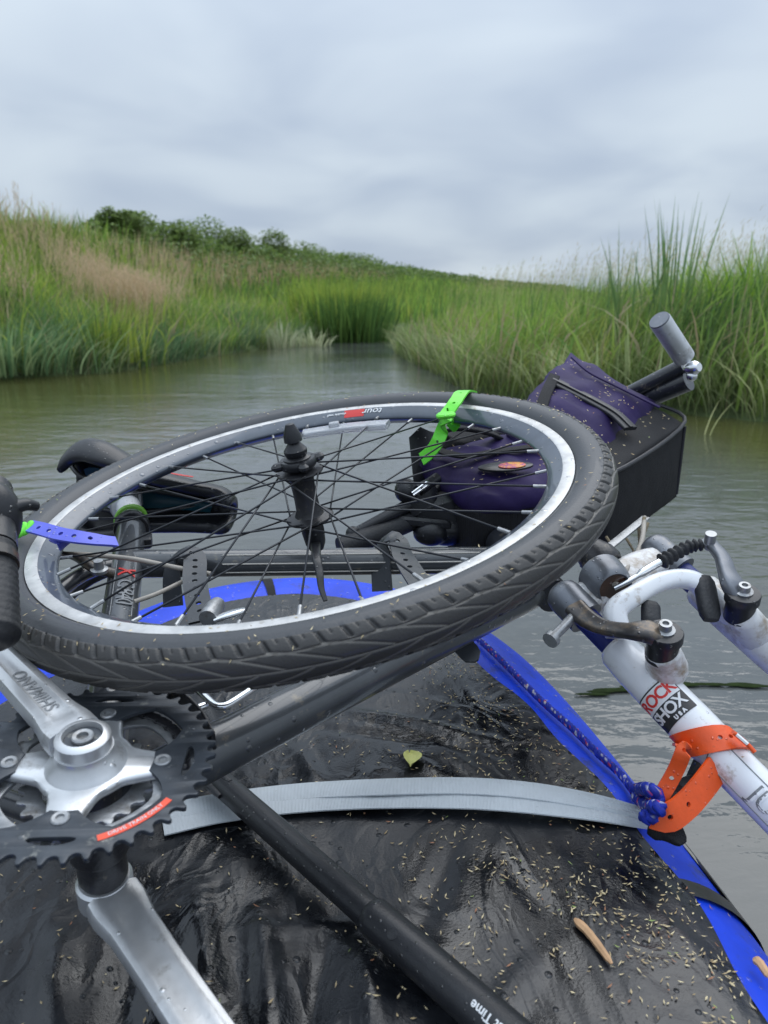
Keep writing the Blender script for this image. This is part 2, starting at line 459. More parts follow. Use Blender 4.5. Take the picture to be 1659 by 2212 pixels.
def deck_mat():
    m = bpy.data.materials.new('wet_black_deck_fabric'); m.use_nodes = True
    t = m.node_tree; L = t.links.new; b = t.nodes['Principled BSDF']
    tc = N(t, 'ShaderNodeTexCoord'); v = tc.outputs['Object']
    n = N(t, 'ShaderNodeTexNoise'); n.inputs['Scale'].default_value = 9; n.inputs['Detail'].default_value = 7; n.inputs['Roughness'].default_value = .62; n.inputs['Distortion'].default_value = .6
    L(v, n.inputs['Vector'])
    rp = N(t, 'ShaderNodeValToRGB'); L(n.outputs['Fac'], rp.inputs[0])
    rp.color_ramp.elements[0].position = .42; rp.color_ramp.elements[0].color = (.004, .0045, .006, 1)
    rp.color_ramp.elements[1].position = .56; rp.color_ramp.elements[1].color = (.011, .0125, .016, 1)
    L(rp.outputs[0], b.inputs['Base Color'])
    r = N(t, 'ShaderNodeMapRange'); L(n.outputs['Fac'], r.inputs['Value']); r.inputs['From Min'].default_value = .40; r.inputs['From Max'].default_value = .56
    r.inputs['To Min'].default_value = .15; r.inputs['To Max'].default_value = .36
    L(r.outputs[0], b.inputs['Roughness'])
    b.inputs['Specular IOR Level'].default_value = .6
    n2 = N(t, 'ShaderNodeTexNoise'); n2.inputs['Scale'].default_value = 26; n2.inputs['Detail'].default_value = 6; L(v, n2.inputs['Vector'])
    bp = N(t, 'ShaderNodeBump'); bp.inputs['Strength'].default_value = .07; bp.inputs['Distance'].default_value = .004; L(n2.outputs['Fac'], bp.inputs['Height'])
    for cs, cst, cd, sc_ in ((5.5, .38, .0030, (1.5, .7, 1)), (14, .34, .0018, (1.2, .8, 1))):
        mp = N(t, 'ShaderNodeMapping'); mp.inputs['Scale'].default_value = sc_; mp.inputs['Rotation'].default_value = (0, 0, .5); L(v, mp.inputs[0])
        nc = N(t, 'ShaderNodeTexNoise'); nc.inputs['Scale'].default_value = cs; nc.inputs['Detail'].default_value = 2.5; nc.inputs['Distortion'].default_value = 1.1; L(mp.outputs[0], nc.inputs['Vector'])
        s1 = N(t, 'ShaderNodeMath', operation='SUBTRACT'); L(nc.outputs['Fac'], s1.inputs[0]); s1.inputs[1].default_value = .5
        s2 = N(t, 'ShaderNodeMath', operation='ABSOLUTE'); L(s1.outputs[0], s2.inputs[0])
        s3 = N(t, 'ShaderNodeMath', operation='MULTIPLY'); s3.use_clamp = True; L(s2.outputs[0], s3.inputs[0]); s3.inputs[1].default_value = 9
        bq = N(t, 'ShaderNodeBump'); bq.invert = True; bq.inputs['Strength'].default_value = cst; bq.inputs['Distance'].default_value = cd; L(s3.outputs[0], bq.inputs['Height']); L(bp.outputs[0], bq.inputs['Normal']); bp = bq
    w = N(t, 'ShaderNodeTexNoise'); w.inputs['Scale'].default_value = 420; L(v, w.inputs['Vector'])
    bp2 = N(t, 'ShaderNodeBump'); bp2.inputs['Strength'].default_value = .3; bp2.inputs['Distance'].default_value = .0008; L(w.outputs['Fac'], bp2.inputs['Height']); L(bp.outputs[0], bp2.inputs['Normal'])
    vo = N(t, 'ShaderNodeTexVoronoi'); vo.inputs['Scale'].default_value = 110; L(v, vo.inputs['Vector'])
    sp = N(t, 'ShaderNodeSeparateColor'); L(vo.outputs['Color'], sp.inputs[0])
    th = N(t, 'ShaderNodeMapRange'); L(sp.outputs[0], th.inputs['Value']); th.inputs['From Min'].default_value = .72; th.inputs['To Max'].default_value = .36
    sb = N(t, 'ShaderNodeMath', operation='SUBTRACT'); L(th.outputs[0], sb.inputs[0]); L(vo.outputs['Distance'], sb.inputs[1])
    mx = N(t, 'ShaderNodeMath', operation='MAXIMUM'); L(sb.outputs[0], mx.inputs[0]); mx.inputs[1].default_value = 0
    sq = N(t, 'ShaderNodeMath', operation='POWER'); L(mx.outputs[0], sq.inputs[0]); sq.inputs[1].default_value = .5
    bp3 = N(t, 'ShaderNodeBump'); bp3.inputs['Strength'].default_value = .8; bp3.inputs['Distance'].default_value = .003; L(sq.outputs[0], bp3.inputs['Height']); L(bp2.outputs[0], bp3.inputs['Normal'])
    L(bp3.outputs[0], b.inputs['Normal'])
    return m
M['deck'] = deck_mat()

def attr_mat(name, attr, rough, trans=0.0, spec=.3, bump=None, coat=0):
    m = bpy.data.materials.new(name); m.use_nodes = True
    t = m.node_tree; L = t.links.new; b = t.nodes['Principled BSDF']
    a = N(t, 'ShaderNodeAttribute', attribute_name=attr)
    L(a.outputs['Color'], b.inputs['Base Color']); b.inputs['Roughness'].default_value = rough
    b.inputs['Specular IOR Level'].default_value = spec; b.inputs['Coat Weight'].default_value = coat
    if bump:
        tc = N(t, 'ShaderNodeTexCoord'); n = N(t, 'ShaderNodeTexNoise'); n.inputs['Scale'].default_value = bump[0]; n.inputs['Detail'].default_value = 4; L(tc.outputs['Object'], n.inputs['Vector'])
        bp = N(t, 'ShaderNodeBump'); bp.inputs['Strength'].default_value = bump[1]; bp.inputs['Distance'].default_value = .001; L(n.outputs['Fac'], bp.inputs['Height']); L(bp.outputs[0], b.inputs['Normal'])
    if trans:
        tr = N(t, 'ShaderNodeBsdfTranslucent'); L(a.outputs['Color'], tr.inputs[0])
        mx = N(t, 'ShaderNodeMixShader'); mx.inputs[0].default_value = trans
        L(b.outputs[0], mx.inputs[1]); L(tr.outputs[0], mx.inputs[2])
        L(mx.outputs[0], t.nodes['Material Output'].inputs[0])
    return m
M['grass'] = attr_mat('grass_blades', 'Col', .5, .42, .2)
M['tyre'] = attr_mat('tyre_rubber', 'Col', .5, 0, .45, (500, .25), coat=.12)
M['husk'] = attr_mat('seed_husks', 'Col', .5, .1)
M['rope'] = attr_mat('blue_rope', 'Col', .6, 0, .3, (600, .6))
M['raft_col'] = None

def ground_mat():
    m = bpy.data.materials.new('bank_soil_and_thatch'); m.use_nodes = True
    t = m.node_tree; L = t.links.new; b = t.nodes['Principled BSDF']
    tc = N(t, 'ShaderNodeTexCoord'); n = N(t, 'ShaderNodeTexNoise'); n.inputs['Scale'].default_value = 2.2; n.inputs['Detail'].default_value = 9; n.inputs['Roughness'].default_value = .7
    L(tc.outputs['Object'], n.inputs['Vector'])
    rp = N(t, 'ShaderNodeValToRGB'); L(n.outputs['Fac'], rp.inputs[0])
    e = rp.color_ramp.elements; e[0].position = .3; e[0].color = (.035, .045, .018, 1); e[1].position = .7; e[1].color = (.10, .15, .04, 1)
    L(rp.outputs[0], b.inputs['Base Color']); b.inputs['Roughness'].default_value = .9
    bp = N(t, 'ShaderNodeBump'); bp.inputs['Strength'].default_value = 1; bp.inputs['Distance'].default_value = .15; L(n.outputs['Fac'], bp.inputs['Height']); L(bp.outputs[0], b.inputs['Normal'])
    return m
def water_mat():
    m = bpy.data.materials.new('river_water'); m.use_nodes = True
    t = m.node_tree; L = t.links.new; b = t.nodes['Principled BSDF']
    b.inputs['Base Color'].default_value = (.075, .083, .072, 1); b.inputs['Roughness'].default_value = .045; b.inputs['IOR'].default_value = 1.34
    b.inputs['Specular IOR Level'].default_value = .9
    tc = N(t, 'ShaderNodeTexCoord')
    # slow swells, small wind ripples, fine ruffle
    last = None
    for sc, st, dist, det, stre in (((.6, 1.2, 1), 1.1, .03, 2, .35), ((1.0, 2.2, 1), 4.6, .011, 3, .5), ((1.3, 2.4, 1), 17, .0022, 3, .5)):
        mp = N(t, 'ShaderNodeMapping'); mp.inputs['Scale'].default_value = sc; mp.inputs['Rotation'].default_value = (0, 0, .12); L(tc.outputs['Object'], mp.inputs[0])
        n = N(t, 'ShaderNodeTexNoise'); n.inputs['Scale'].default_value = st; n.inputs['Detail'].default_value = det; n.inputs['Distortion'].default_value = .5; L(mp.outputs[0], n.inputs['Vector'])
        bp = N(t, 'ShaderNodeBump'); bp.inputs['Strength'].default_value = stre; bp.inputs['Distance'].default_value = dist; L(n.outputs['Fac'], bp.inputs['Height'])
        if last: L(last, bp.inputs['Normal'])
        last = bp.outputs[0]
    pn_ = N(t, 'ShaderNodeTexNoise'); pn_.inputs['Scale'].default_value = .45; pn_.inputs['Detail'].default_value = 3; L(tc.outputs['Object'], pn_.inputs['Vector'])
    pr_ = N(t, 'ShaderNodeMapRange'); L(pn_.outputs['Fac'], pr_.inputs['Value']); pr_.inputs['From Min'].default_value = .38; pr_.inputs['From Max'].default_value = .60; pr_.inputs['To Min'].default_value = .22; pr_.inputs['To Max'].default_value = .85
    L(pr_.outputs[0], last.node.inputs['Strength'])
    L(last, b.inputs['Normal'])
    # murkier olive patches of silt
    n = N(t, 'ShaderNodeTexNoise'); n.inputs['Scale'].default_value = .7; n.inputs['Detail'].default_value = 4; L(tc.outputs['Object'], n.inputs['Vector'])
    rp = N(t, 'ShaderNodeValToRGB'); L(n.outputs['Fac'], rp.inputs[0]); e = rp.color_ramp.elements
    e[0].position = .38; e[0].color = (.072, .075, .064, 1); e[1].position = .62; e[1].color = (.094, .102, .102, 1)
    # olive reflection of the banks, painted into the base colour along both shores
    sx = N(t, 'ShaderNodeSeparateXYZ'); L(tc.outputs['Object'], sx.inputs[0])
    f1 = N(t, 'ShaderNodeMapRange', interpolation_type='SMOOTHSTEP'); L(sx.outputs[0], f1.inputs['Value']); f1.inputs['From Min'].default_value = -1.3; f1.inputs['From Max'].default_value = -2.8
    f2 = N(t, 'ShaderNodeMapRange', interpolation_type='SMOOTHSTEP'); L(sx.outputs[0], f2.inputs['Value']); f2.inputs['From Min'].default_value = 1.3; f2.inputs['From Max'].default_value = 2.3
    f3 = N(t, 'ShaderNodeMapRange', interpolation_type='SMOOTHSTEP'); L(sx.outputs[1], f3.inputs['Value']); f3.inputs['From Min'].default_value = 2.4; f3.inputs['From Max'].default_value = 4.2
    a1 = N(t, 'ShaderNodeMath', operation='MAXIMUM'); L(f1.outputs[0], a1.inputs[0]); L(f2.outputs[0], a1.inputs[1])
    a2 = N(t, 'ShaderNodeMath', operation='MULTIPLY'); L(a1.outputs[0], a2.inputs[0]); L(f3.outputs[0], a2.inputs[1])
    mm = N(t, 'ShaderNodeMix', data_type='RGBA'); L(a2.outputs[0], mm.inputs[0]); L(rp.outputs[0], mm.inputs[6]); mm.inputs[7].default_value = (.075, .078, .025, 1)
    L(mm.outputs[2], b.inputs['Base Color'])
    return m

# ------------------------------------------------------------------ river and banks
LEFT = np.array([(-7.5, 1), (-5.6, 5), (-4.35, 8.2), (-3.3, 8.95), (-2.87, 11.4), (-2.1, 15), (-1.17, 17.4), (.2, 17.9), (1.2, 18.2), (12, 19), (40, 22), (160, 26), (160, 260), (-90, 260), (-90, 1)], float)
RIGHT = np.array([(2.69, 5.1), (1.43, 6.1), (.79, 7.04), (.6, 9), (.35, 11), (.2, 13.2), (.6, 14.3), (3, 15), (12, 15.5), (60, 18), (60, 1), (8, 3), (4.5, 4.2)], float)
RIDGE = np.array([(-9.5, 2), (-8.3, 9), (-7.7, 14), (-7.2, 22), (-6.4, 30), (-3.6, 42), (.9, 60), (10, 90), (40, 150), (120, 250)], float)
def seg_d(X, Y, poly, closed):
    d = np.full(X.shape, 1e9)
    n = len(poly)
    for i in range(n if closed else n - 1):
        a, b = poly[i], poly[(i + 1) % n]; ab = b - a
        t = np.clip(((X - a[0]) * ab[0] + (Y - a[1]) * ab[1]) / (ab @ ab), 0, 1)
        d = np.minimum(d, np.hypot(X - a[0] - t * ab[0], Y - a[1] - t * ab[1]))
    return d
def inside(X, Y, poly):
    c = np.zeros(X.shape, bool); n = len(poly)
    for i in range(n):
        a, b = poly[i], poly[(i + 1) % n]
        if a[1] == b[1]: continue
        c ^= ((a[1] > Y) != (b[1] > Y)) & (X < (b[0] - a[0]) * (Y - a[1]) / (b[1] - a[1]) + a[0])
    return c
def sn(X, Y, f, s=0):       # cheap smooth noise, about -1..1
    return (np.sin(X * f + 1.3 * s + 1.7 * np.sin(Y * f * .7 + s)) + np.sin(Y * f * 1.13 + 2.1 * s + 1.3 * np.sin(X * f * .9 - s)) + .6 * np.sin((X + Y) * f * 2.1 + s)) / 2.6
def height(X, Y):
    sl = seg_d(X, Y, LEFT, True) * np.where(inside(X, Y, LEFT), 1, -1)
    sr = seg_d(X, Y, RIGHT, True) * np.where(inside(X, Y, RIGHT), 1, -1)
    dr = seg_d(X, Y, RIDGE, False)
    t = np.clip(sl / np.maximum(sl + dr, 1e-6), 0, 1)
    beyond = X < np.interp(Y, RIDGE[:, 1], RIDGE[:, 0])
    t = np.where(beyond & (sl > 0), 1 - .03 * np.clip(dr, 0, 6), t)
    far = np.interp(Y, [0, 20, 60, 260], [1.75, 2.0, 2.3, 2.3])
    t0 = np.interp(Y, [0, 12, 26, 260], [.22, .24, .62, .75])
    hl = .06 + .22 * np.clip(sl / 1.0, 0, 1) + far * np.clip((t - t0) / (1 - t0), 0, 1) ** 1.2 + .06 * sn(X, Y, 1.1)
    hr = .04 + .16 * np.clip(sr / .8, 0, 1) + .05 * sn(X, Y, 1.3, 2) + np.clip(X - 3, 0, 8) * .03
    out = -.35 * np.clip(-np.maximum(sl, sr) / .5, 0, 1) - .02
    return np.where(sl > 0, hl, np.where(sr > 0, hr, out)), sl, sr
def axis(vals):
    o = []
    for a, b, s in vals: o += list(np.arange(a, b, s))
    return np.array(o + [vals[-1][1]])
gx = axis([(-90, -20, 5), (-20, -9, 1), (-9, 6, .2), (6, 20, .8), (20, 160, 5)])
gy = axis([(-6, 3, .8), (3, 20, .2), (20, 60, 1), (60, 260, 6)])
GX, GY = np.meshgrid(gx, gy)
GZ, _, _ = height(GX, GY)
nx, ny = len(gx), len(gy)
gF = [(j * nx + i, j * nx + i + 1, (j + 1) * nx + i + 1, (j + 1) * nx + i) for j in range(ny - 1) for i in range(nx - 1)]
o = part('river_bank_ground', (np.stack([GX, GY, GZ], -1).reshape(-1, 3), gF), ground_mat(), smooth=180)
tagm(o, 'grassy earth banks on both sides of the river', None, kind='structure')
wv = np.array([(-90, -30, 0), (200, -30, 0), (200, 280, 0), (-90, 280, 0)], float)
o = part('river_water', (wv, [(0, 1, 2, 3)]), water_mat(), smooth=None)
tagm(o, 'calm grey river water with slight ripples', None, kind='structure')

# ------------------------------------------------------------------ grass
def blades(x, y, z, h, w, lean, ldir, col, seg=4, curl=1.7, tipcol=None, facing=None):
    """tapered bent blades; every argument an array over blades"""
    n = len(x)
    a = rng.uniform(0, 2 * np.pi, n) if facing is None else facing
    sx, sy = np.cos(a), np.sin(a)
    t = np.linspace(0, 1, seg + 1)
    VV = np.zeros((n, 2 * seg + 1, 3)); C = np.zeros((n, 2 * seg + 1, 4)); C[..., 3] = 1
    tipcol = col if tipcol is None else tipcol
    k = 0
    for i, tt in enumerate(t):
        off = lean * tt ** curl
        cx = x + np.cos(ldir) * off; cy = y + np.sin(ldir) * off
        cz = z + h * (tt - .35 * np.clip(lean / np.maximum(h, .01), 0, 1.6) * tt ** 2.5)
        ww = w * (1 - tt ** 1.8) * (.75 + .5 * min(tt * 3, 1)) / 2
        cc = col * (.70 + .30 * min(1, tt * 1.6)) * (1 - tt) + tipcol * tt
        if i < seg:
            for s in (-1, 1):
                VV[:, k, 0] = cx + s * ww * sx; VV[:, k, 1] = cy + s * ww * sy; VV[:, k, 2] = cz
                C[:, k, :3] = cc; k += 1
        else:
            VV[:, k, 0] = cx; VV[:, k, 1] = cy; VV[:, k, 2] = cz; C[:, k, :3] = cc
    m = 2 * seg + 1; base = (np.arange(n) * m)[:, None]
    Q = []
    for i in range(seg - 1):
        Q.append(base + np.array([2 * i, 2 * i + 1, 2 * i + 3, 2 * i + 2])[None])
    Q = np.concatenate(Q) if Q else np.zeros((0, 4), int)
    Tt = base + np.array([2 * seg - 2, 2 * seg - 1, 2 * seg])[None]
    return VV.reshape(-1, 3), Q, Tt, C.reshape(-1, 4)
GAIN = np.array([1.75, 1.6, 1.5])
def grass_object(name, groups, parent=None, m='grass', org=(0, 0, 0)):
    Vs, Qs, Ts, Cs, off = [], [], [], [], 0
    for v, q, t, c in groups:
        Vs.append(v); Qs.append(q + off); Ts.append(t + off); Cs.append(c); off += len(v)
    Vv, Q, T, C = map(np.concatenate, (Vs, Qs, Ts, Cs))
    if m == 'grass': C[:, :3] *= GAIN
    me = bpy.data.meshes.new(name)
    me.vertices.add(len(Vv)); me.vertices.foreach_set('co', (Vv - np.array(org)).astype(np.float32).ravel())
    nl = Q.size + T.size
    me.loops.add(nl); me.loops.foreach_set('vertex_index', np.concatenate([Q.ravel(), T.ravel()]).astype(np.int32))
    me.polygons.add(len(Q) + len(T))
    ls = np.concatenate([np.arange(len(Q)) * 4, Q.size + np.arange(len(T)) * 3]).astype(np.int32)
    me.polygons.foreach_set('loop_start', ls)
    at_ = me.color_attributes.new('Col', 'FLOAT_COLOR', 'POINT'); at_.data.foreach_set('color', C.astype(np.float32).ravel())
    me.update(calc_edges=True); me.validate()
    me.materials.append(M[m]); me.shade_smooth()
    o = bpy.data.objects.new(name, me); COL.objects.link(o)
    if parent is not None: o.parent = parent
    return o
def scatter(n, x0, x1, y0, y1, side, dens=None):
    X = rng.uniform(x0, x1, n); Y = rng.uniform(y0, y1, n)
    Z, sl, sr = height(X, Y)
    s = sl if side == 'L' else sr
    k = s > -.03
    # inside the camera's view with a margin
    k &= (Y > 1) & (np.abs(X) < .60 * Y + 1.5)
    if dens is not None: k &= rng.uniform(0, 1, n) < dens(X, Y, s)
    return X[k], Y[k], Z[k], s[k]
def mixc(a, b, t): return np.array(a)[None] * (1 - t[:, None]) + np.array(b)[None] * t[:, None]
BRIGHT, YEL, MID, DARK, BLUEG, TAN, PALE, STRAW = (.17, .30, .05), (.30, .36, .08), (.10, .19, .045), (.035, .09, .035), (.08, .16, .085), (.34, .29, .19), (.34, .40, .22), (.44, .42, .27)
def palette(X, Y, S, s0=0):
    n = len(X)
    p = sn(X, Y, .9, s0) + .35 * rng.normal(size=n); q = sn(X, Y, 1.9, s0 + 3) + .4 * rng.normal(size=n)
    c = mixc(MID, BRIGHT, np.clip(p * .9 + .4, 0, 1))
    t = np.clip(q * 1.1 - .25, 0, 1)[:, None]; c = c * (1 - t) + np.array(YEL) * t
    t = np.clip(-q * 1.3 - .15, 0, 1)[:, None]; c = c * (1 - t) + np.array(DARK) * t
    fine = sn(X, Y, 5.3, s0 + 7) * .22
    return c * (rng.uniform(.55, 1.4, (n, 1)) * (1 + fine[:, None]))
def near_patch(X, Y, cx, cy, r): return np.clip(1.3 - np.hypot(X - cx, (Y - cy)) / r, 0, 1)

def left_bank_grass():
    gs = []
    # tall meadow grass on the slope
    X, Y, Z, S = scatter(105000, -13, 0, 5, 22, 'L', lambda x, y, s: np.clip(1.25 - y / 34, .2, 1))
    n = len(X); C = palette(X, Y, S, 1)
    bl = np.clip(1 - S / 1.6, 0, 1) * np.clip(sn(X, Y, 1.4, 5) + .3, 0, 1)
    C = C * (1 - bl[:, None]) + np.array(BLUEG) * bl[:, None]
    up = np.clip((S - 3.0) / 2, 0, 1)[:, None] * .45
    C = C * (1 - up) + np.array((.19, .22, .07)) * up
    h = rng.uniform(.35, .85, n) * (1 - .25 * np.clip(S / 6, 0, 1)) * (1 + .35 * sn(X, Y, 2.2, 4))
    h *= np.where(S < .15, .7, 1)
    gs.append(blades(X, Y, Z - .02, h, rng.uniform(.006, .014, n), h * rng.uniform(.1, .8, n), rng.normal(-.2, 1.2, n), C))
    # blades drooping over the water
    X, Y, Z, S = scatter(52000, -7, 1, 5, 19, 'L', lambda x, y, s: (s < .45) * 1.0)
    n = len(X); C = mixc(BLUEG, PALE, np.clip(sn(X, Y, 2.4, 9) * .6 + .35 + .3 * rng.normal(size=n), 0, 1)) * rng.uniform(.6, 1.2, (n, 1))
    h = rng.uniform(.2, .55, n)
    gs.append(blades(X, Y, Z - .02, h, rng.uniform(.008, .016, n), h * rng.uniform(.4, 1.1, n), rng.normal(-.3, .9, n), C))
    # broad leaves and dead straw among the grass
    X, Y, Z, S = scatter(9000, -10, 0, 5, 20, 'L', lambda x, y, s: .6 + 0 * s)
    n = len(X); k = (rng.uniform(0, 1, n) < .45)[:, None]; C = np.where(k, mixc(TAN, STRAW, rng.uniform(0, 1, n)) * .62, mixc(BRIGHT, YEL, rng.uniform(0, 1, n)) * rng.uniform(.6, 1.1, (n, 1)))
    h = rng.uniform(.45, 1.0, n); gs.append(blades(X, Y, Z, h, rng.uniform(.012, .030, n), h * rng.uniform(.05, 1.1, n), rng.uniform(0, 6.28, n), C, seg=5, curl=2.6))
    o = grass_object('bank_grass', gs); tagm(o, 'tall mixed green grass covering the sloping left bank', 'grass', kind='stuff')
    # brown flowering grass
    gs = []
    for cx, cy, r, k in ((-4.3, 12.4, .95, 480), (-4.9, 9.6, .35, 90), (-8.0, 14.5, 2.4, 240), (-3.7, 11.2, .6, 330), (-5.2, 13.6, 1.1, 300)):
        X = rng.normal(cx, r * .5, k); Y = rng.normal(cy, r * .6, k); Z, sl, sr = height(X, Y); k2 = sl > .3
        X, Y, Z = X[k2], Y[k2], Z[k2]; n = len(X)
        h = rng.uniform(.75, 1.05, n); ln = h * rng.uniform(.05, .25, n); ld = rng.normal(0, 1.3, n)
        C = mixc(TAN, (.26, .30, .13), rng.uniform(0, 1, n))
        gs.append(blades(X, Y, Z, h, np.full(n, .006), ln, ld, C, seg=3))
        for q in range(6):       # plume
            tt = .72 + .05 * q
            px = X + np.cos(ld) * ln * tt ** 1.7; py = Y + np.sin(ld) * ln * tt ** 1.7; pz = Z + h * tt
            gs.append(blades(px, py, pz, np.full(n, .09), np.full(n, .010), rng.uniform(.02, .07, n), rng.uniform(0, 6.3, n), mixc(TAN, (.42, .34, .24), rng.uniform(0, 1, n)), seg=2))
    o = grass_object('flowering_grass', gs); tagm(o, 'patch of pinkish brown flowering grass heads on the left bank', 'grass', kind='stuff')
left_bank_grass()

def right_bank_grass():
    gs = []
    X, Y, Z, S = scatter(120000, 0, 14, 4, 17, 'R', lambda x, y, s: np.clip(1.5 - y / 14, .3, 1) * np.clip(1.2 - s / 9, .25, 1))
    n = len(X); C = palette(X, Y, S, 11)
    t = (np.clip(.9 - S, 0, 1) * .5)[:, None]; C = C * (1 - t) + np.array((.17, .20, .09)) * t
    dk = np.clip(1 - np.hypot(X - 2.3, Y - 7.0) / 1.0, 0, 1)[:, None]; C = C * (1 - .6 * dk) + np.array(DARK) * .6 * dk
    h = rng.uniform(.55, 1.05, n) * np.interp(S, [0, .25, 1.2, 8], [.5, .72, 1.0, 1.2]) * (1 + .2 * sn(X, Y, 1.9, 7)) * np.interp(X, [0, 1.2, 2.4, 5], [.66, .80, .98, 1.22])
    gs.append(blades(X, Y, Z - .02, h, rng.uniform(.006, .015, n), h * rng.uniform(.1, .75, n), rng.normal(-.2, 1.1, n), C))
    # pale blades bending over the water
    X, Y, Z, S = scatter(60000, 0, 8, 3.5, 16, 'R', lambda x, y, s: (s < .4) * .9)
    n = len(X); C = mixc((.10, .15, .06), PALE, np.clip(sn(X, Y, 3, 2) * .5 + .35 + .35 * rng.normal(size=n), 0, 1)) * rng.uniform(.6, 1.2, (n, 1))
    h = rng.uniform(.25, .62, n)
    gs.append(blades(X, Y, Z - .02, h, rng.uniform(.006, .013, n), h * rng.uniform(.3, 1.0, n), rng.normal(3.6, 1.0, n), C, seg=5))
    X, Y, Z, S = scatter(12000, 0, 12, 4, 15, 'R', lambda x, y, s: .7 + 0 * s)
    n = len(X); k = (rng.uniform(0, 1, n) < .40)[:, None]; C = np.where(k, mixc(TAN, STRAW, rng.uniform(0, 1, n)) * .6, mixc((.08, .17, .04), (.22, .33, .08), rng.uniform(0, 1, n)))
    h = rng.uniform(.5, 1.0, n) * np.interp(X, [0, 1.2, 2.4, 5], [.66, .85, 1.0, 1.25]); gs.append(blades(X, Y, Z, h, rng.uniform(.012, .028, n), h * rng.uniform(.05, 1.0, n), rng.normal(-.3, 1.4, n), C, seg=5, curl=2.6))
    o = grass_object('bank_grass', gs); tagm(o, 'tall green reeds and grass crowding the right bank', 'grass', kind='stuff')
    # fine panicles standing above the reeds
    gs = []
    X, Y, Z, S = scatter(2600, .8, 9, 5, 14, 'R', lambda x, y, s: (s > .6) * 1.0)
    n = len(X); h = rng.uniform(1.0, 1.3, n) * np.interp(X, [0, 2, 5], [.74, .9, 1.2]); ln = h * rng.uniform(.05, .3, n); ld = rng.normal(.1, .9, n)
    C = mixc((.20, .27, .08), STRAW, rng.uniform(0, .6, n))
    gs.append(blades(X, Y, Z, h, np.full(n, .004), ln, ld, C, seg=3))
    for q in range(4):
        tt = .8 + .06 * q
        gs.append(blades(X + np.cos(ld) * ln * tt ** 1.7, Y + np.sin(ld) * ln * tt ** 1.7, Z + h * tt, np.full(n, .07), np.full(n, .005), rng.uniform(.02, .08, n), rng.normal(.1, 1, n), mixc(TAN, (.25, .3, .12), rng.uniform(0, 1, n)), seg=2))
    o = grass_object('seed_head_grass', gs); tagm(o, 'thin seed heads rising above the reeds on the right bank', 'grass', kind='stuff')
right_bank_grass()

def far_grass():
    gs = []
    X, Y, Z, S = scatter(60000, -12, 30, 17, 62, 'L', lambda x, y, s: np.clip(1.6 - y / 45, .25, 1))
    n = len(X); C = palette(X, Y, S, 21); k = np.clip((Y - 20) / 45, 0, .4)[:, None]; C = C * (1 - k) + np.array((.15, .23, .06)) * k
    h = rng.uniform(.45, .95, n)
    gs.append(blades(X, Y, Z - .02, h, rng.uniform(.02, .04, n) * (Y / 25), h * rng.uniform(.05, .4, n), rng.normal(0, 1.3, n), C, seg=3))
    X = rng.uniform(1, 40, 26000); Y = rng.uniform(15.0, 60, 26000); Z, sl, sr = height(X, Y); kk = (np.maximum(sl, sr) > 0) & (X < .6 * Y)
    X, Y, Z = X[kk], Y[kk], Z[kk]; n = len(X); C = palette(X, Y, Z, 25)
    h = rng.uniform(.6, 1.15, n)
    gs.append(blades(X, Y, Z - .02, h, rng.uniform(.02, .04, n) * (Y / 25), h * rng.uniform(.05, .4, n), rng.normal(0, 1.3, n), C, seg=3))
    X = rng.uniform(-90, 150, 26000); Y = rng.uniform(60, 200, 26000); Z, sl, sr = height(X, Y); kk = np.abs(X) < .6 * Y
    X, Y, Z = X[kk], Y[kk], Z[kk]; n = len(X); C = palette(X, Y, Z, 29) * .8
    h = rng.uniform(.6, 1.1, n)
    gs.append(blades(X, Y, Z - .02, h, rng.uniform(.15, .3, n), h * .2, rng.normal(0, 1.3, n), C, seg=2))
    o = grass_object('meadow_grass', gs); tagm(o, 'green meadow grass beyond the river bend and along the hillside', 'grass', kind='stuff')
far_grass()

# single plants that stand out of the mass
def clump(name, label, cat, x, y, n, hh, ww, spread, c1, c2, lean=(.05, .3), group=None, seg=6, curl=1.7):
    z = float(height(np.array([x]), np.array([y]))[0][0]); z = max(z, -.05)
    X = rng.normal(0, spread, n); Y = rng.normal(0, spread, n); h = rng.uniform(hh[0], hh[1], n)
    ld = np.arctan2(Y, X) + rng.normal(0, .5, n)
    g = blades(X, Y, np.full(n, -.03), h, rng.uniform(ww[0], ww[1], n), h * rng.uniform(lean[0], lean[1], n), ld, mixc(c1, c2, rng.uniform(0, 1, n)) * rng.uniform(.75, 1.2, (n, 1)), seg=seg, curl=curl)
    o = grass_object(name, [g]); o.location = (x, y, z); tagm(o, label, cat, group)
    return o
clump('bulrush_clump', 'tallest blue-green bulrush leaves reaching into the sky behind the silver cylinder', 'reeds', 2.62, 6.9, 24, (1.15, 1.62), (.018, .032), .13, (.06, .13, .05), (.12, .21, .08), (.04, .22))
clump('bulrush_clump', 'upright wide-leaved reed clump left of the tallest bulrushes', 'reeds', 2.15, 6.75, 20, (.85, 1.28), (.016, .028), .13, (.07, .14, .05), (.12, .20, .08), (.04, .25))
clump('bulrush_clump', 'slim dark reed clump rising mid bank where right shore begins', 'reeds', 1.62, 8.2, 14, (.7, 1.1), (.014, .022), .08, (.06, .12, .05), (.10, .18, .07), (.03, .2))
clump('bulrush_clump', 'pale thick reed stems at the water behind the purple bag', 'reeds', 1.95, 5.95, 22, (.45, .85), (.014, .024), .14, (.16, .22, .10), (.30, .38, .20), (.05, .35))
clump('sedge_clump', 'pale sedge tuft at the left waterline below the brown grass', 'sedge', -1.95, 14.4, 90, (.3, .75), (.02, .035), .18, (.16, .21, .12), (.30, .34, .24), (.1, .7))
